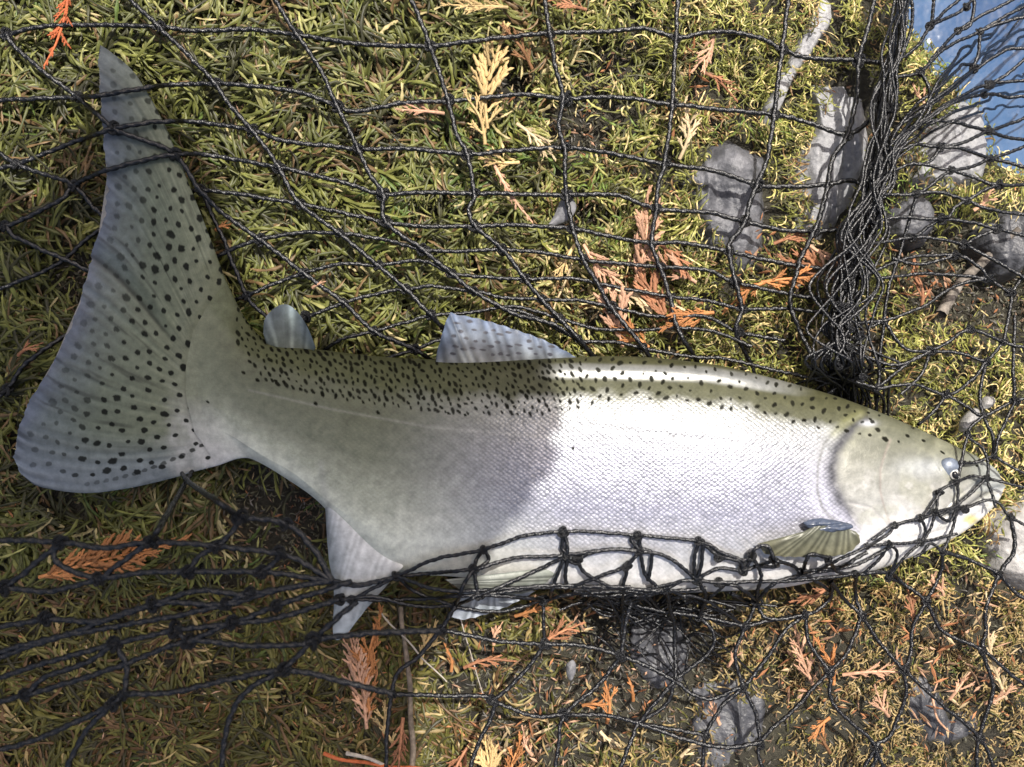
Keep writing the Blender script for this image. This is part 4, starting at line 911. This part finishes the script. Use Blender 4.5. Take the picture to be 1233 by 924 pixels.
# --- loops over the head
HR = .0012
for s in ['1250,640 1217,623* 1202,606 1188,603 1162,613* 1152,611* 1130,622', '1250,590 1218,583 1188,576* 1170,574 1151,581* 1131,593* 1126,617* 1109,624* 1077,633* 1050,650', '1126,617 1146,612 1162,600 1188,576', '1158,558* 1154,580 1152,611', '1197,549* 1175,557 1158,558',
          '1188,576 1190,560 1184,540 1165,523* 1184,500', '1188,576 1196,600 1200,612', '1077,633 1090,628 1109,624 1125,605 1131,593', '1126,617 1143,628 1152,611', '1126,617 1120,638 1109,653* 1090,670 1070,696*', '1109,624 1114,640 1109,653', '1044,658* 1071,655* 1109,653 1135,647 1152,643', '1071,655 1060,672 1040,690',
          '1077,633 1068,645 1044,658 1010,674 980,690', '1135,664* 1120,655 1109,667 1100,672', '1152,611 1148,635 1135,664', '1165,523 1158,558', '1222,483 1205,520 1197,549', '1071,655 1080,668 1070,696', '1250,580 1222,565 1197,549']:
    cord(s, HR, .055)
# --- folds of net along the belly
for s in ['399,699* 430,704 477,694* 520,675 582,662* 630,646 678,641* 720,641 768,645* 842,652* 866,664 895,675 905,670*', '477,694 520,690 570,686* 620,672 681,669* 730,662 770,664* 805,672 840,699*', '582,662 575,672 570,686 560,702 548,730*', '585,664 588,675 572,690 577,717*', '678,641 676,660 681,669 668,700 662,722', '681,642 683,665 681,695 683,705',
          '768,645 760,650 770,664 776,690 790,705', '771,646 772,660 785,668 780,700', '695,674* 690,678 681,669', '695,674 705,690 735,708', '695,674 720,664 755,662 770,664', '755,682* 720,695 690,706', '755,682 770,664', '755,682 750,715 749,750 748,790', '842,652 836,675 837,699*', '846,653 845,680 837,699', '866,670* 842,652', '866,670 890,676 895,687*', '837,699 866,684 895,687 905,670',
          '905,670 910,660 925,658 932,675* 935,682 908,682', '895,687 925,678 932,675', '932,675 955,682 966,689* 975,668 998,672', '966,689 990,705 1000,712', '997,674* 1010,690 1030,691* 1000,695 940,700 866,702*', '905,670 916,690 912,723* 925,745 970,740* 985,735 1000,720 1002,700', '912,723 935,702 980,690 1030,680 1077,656', '966,689 1010,683 1044,665',
          '802,710* 820,700 837,699 866,702', '802,710 770,722 750,735', '477,694 500,712 548,730 600,737 654,723* 700,715 802,710', '409,722* 450,719 500,730 548,730', '424,723* 477,694', '577,717 620,712 654,708 700,707 760,707', '409,722 500,722 577,717 654,723', '654,723 655,750 656,776', '399,699 430,706 477,694', '477,694 540,712 650,706 690,705 800,712 850,708',
          '548,730 577,717 610,704 645,688 681,669', '700,706 730,725 760,722 802,710 830,725', '837,699 850,715 842,742', '866,702 890,708 912,723', '690,712 730,720 790,735 842,742']:
    cord(s, .0015, .045)
for i in range(22):
    x = rng.uniform(670, 850); y = rng.uniform(722, 736); cord('%.0f,%.0f %.0f,%.0f %.0f,%.0f' % (x, y, x+rng.uniform(20, 40), y+rng.normal(0, 12), x+rng.uniform(50, 90), y+rng.normal(4, 16)), .0012, rng.uniform(.03, .045), wob=3)
for i in range(26):
    x = rng.uniform(690, 830); y = rng.uniform(715, 780); cord('%.0f,%.0f,.01 %.0f,%.0f %.0f,%.0f %.0f,%.0f,.008' % (x, y, x+rng.uniform(10, 30), y+rng.normal(0, 16), x+rng.uniform(35, 60), y+rng.normal(6, 18), x+rng.uniform(60, 95), y+rng.normal(8, 20)), rng.uniform(.0006, .0011), rng.uniform(.016, .03), wob=4, lim=0)
# --- loops lying below the fish, nearer the lens towards the left
for s in ['999,808* 975,775 970,740', '1038,742* 1020,785 999,808 960,850 915,895* 920,930', '999,808 1005,850 1055,900* 1040,940', '1000,700 1020,725 1038,742 1060,775 1089,807* 1130,845 1179,888* 1200,930', '1031,691 1030,715 1038,742', '1070,696 1090,705 1115,725* 1135,760 1183,783* 1215,810 1260,845', '1031,691 1070,690 1090,705',
          '1115,725 1100,755 1096,790 1089,807 1090,840 1072,885 1055,900 1075,945', '1135,664 1165,673 1202,692* 1225,715 1260,735', '1135,664 1132,690 1115,725', '1202,692 1188,730 1187,760 1183,783 1195,830 1179,888 1175,930', '1217,623 1222,660 1202,692', '1055,900 1030,940', '912,723 898,754* 885,790 895,827* 910,860 915,895', '898,754 940,745 970,740',
          '970,740 945,760 925,790 895,827 870,850 849,885*', '895,827 850,842 812,820*', '842,742* 898,754', '842,742 860,765 850,790 812,820', '849,885 845,940', '849,885 768,871*', '912,723 900,725 880,715', '802,710 812,760 812,820 800,850 768,871', '1135,664 1165,673']:
    cord(s, .00165, .04)
for s in ['656,776* 700,778 748,790* 785,805 812,820', '531,759* 600,772 656,776', '748,790 720,825 680,861* 672,900 668,940', '656,776 635,805 610,830 593,844*', '593,844 640,862 680,861 730,862 768,871', '768,871 755,905 740,940', '768,871 812,820', '531,759 548,730', '748,790 752,760 760,725', '768,871 830,892 870,900 915,895', '472,836* 530,838 593,844 575,900 560,940', '531,759 505,790 480,810 472,836', '472,836 465,900 468,945']:
    cord(s, .0017, .075)
B = .0025
for s in ['-20,905 31,895 90,870 136,848* 150,837* 200,835 270,820 341,807* 410,820 472,836', '377,771* 440,763 531,759', '341,807 360,790 377,771 405,745 430,725', '341,807 300,830 275,870 265,940', '136,848 105,880 70,945', '31,837* 0,845 -20,850', '31,837 90,820 150,800 227,773* 300,778 360,776 377,771',
          '-20,822 50,800 138,776* 211,759* 280,750* 332,730* 399,708 424,700', '31,837 55,815 100,800 138,776', '150,837 152,800 138,776', '227,773 280,750', '56,745* 0,755 -20,760', '-20,800 30,780 80,765 184,728* 271,728* 330,712 399,699', '56,745 120,748 184,728 240,712 300,715* 399,699', '227,773 211,759', '5,708* 60,712 118,698* 170,690 228,689* 314,689* 399,699',
          '5,708 -20,700', '-20,650 73,653* 130,660 182,653* 261,658* 337,667* 370,680 399,699', '118,698 150,675 182,653', '73,653 65,670 80,685 118,698', '228,689 240,670 261,658 280,640 290,623*', '182,653 195,630 222,585,.08 240,555,.02', '290,623 344,631* 378,662 399,699', '314,689 330,678 337,667', '271,728 300,715', '5,708 30,690 73,653', '280,750 330,745 409,722', '-20,790 56,770 138,755 211,742 271,728', '290,623 255,600 222,575,.06 215,550,.02']:
    cord(s, B*.68, .25, clamp=False)

# ------------------------------------------------------------------ unseen cedar added outside the frame, bough shaped to shade the left half
SHADE = [(-330, 300), (20, 200), (90, 20), (150, 20), (225, 130), (270, 250), (300, 345), (470, 385), (664, 405), (664, 560), (600, 645), (560, 720), (510, 800), (480, 1020), (-330, 1020)]
tree = bpy.data.objects.new('added_shade_cedar', None); col.objects.link(tree); tree.location = (-1.7, 1.5, -0.1)
tag(tree, 'unseen cedar tree added beside the frame, its low bough shaped to shade the left half', 'tree'); to = np.array(tree.location)
hN = 20; zz = np.linspace(0, 5, hN)
V, F = tube_arrays(np.stack([.05*np.sin(zz), .04*np.cos(zz*1.3), zz], -1), np.linspace(.2, .07, hN)*(1+.1*rng.random(hN)), 16); link('trunk', mesh_np('trunk', V, F), M_BARK, tree)
ctr = []
r2 = np.random.default_rng(3)
while len(ctr) < 2900:
    x, y = r2.uniform(-330, 664), r2.uniform(10, 1020)
    a = np.array([x]), np.array([y])
    if not in_poly(*a, SHADE)[0]: continue
    edge = dist_poly(*a, SHADE, True)[0]
    if y < 380 and x < 300 and r2.random() < (.55 if x < 110 else .25): continue
    dd = r2.uniform(1.08, 1.3); p = np.array(P(x, y, .07))+np.array(SUN)*dd; ctr.append((p, min(.026, .007+edge*.0007)))
LV, LF = [], []
for i, (p, sz) in enumerate(ctr):
    a = r2.uniform(0, 6.3); t = np.array([math.cos(a), math.sin(a), r2.normal(0, .25)]); b = np.array([-math.sin(a), math.cos(a), r2.normal(0, .25)])
    LV += [p-t*sz, p+b*sz*.6, p+t*sz, p-b*sz*.6]; LF.append((4*i, 4*i+1, 4*i+2, 4*i+3))
fo = link('shade_foliage', mesh_np('shade_foliage', np.array(LV)-to, LF, False), M_GREEN, tree)
top = np.mean([c[0] for c in ctr], 0)
for k in range(9):
    e = ctr[k*280][0]-to; m0 = (top-to)*.72+np.array([0, 0, .05]); pts = catmull([(0, 0, 1.2), tuple(m0*.5+np.array([0, 0, .75])), tuple(m0), tuple(e)], .05)
    V, F = tube_arrays(pts, np.linspace(.03, .004, len(pts)), 8); link('branch', mesh_np('branch', V, F), M_BARK, tree)
print('objects', len(bpy.data.objects), 'knots', nknots)
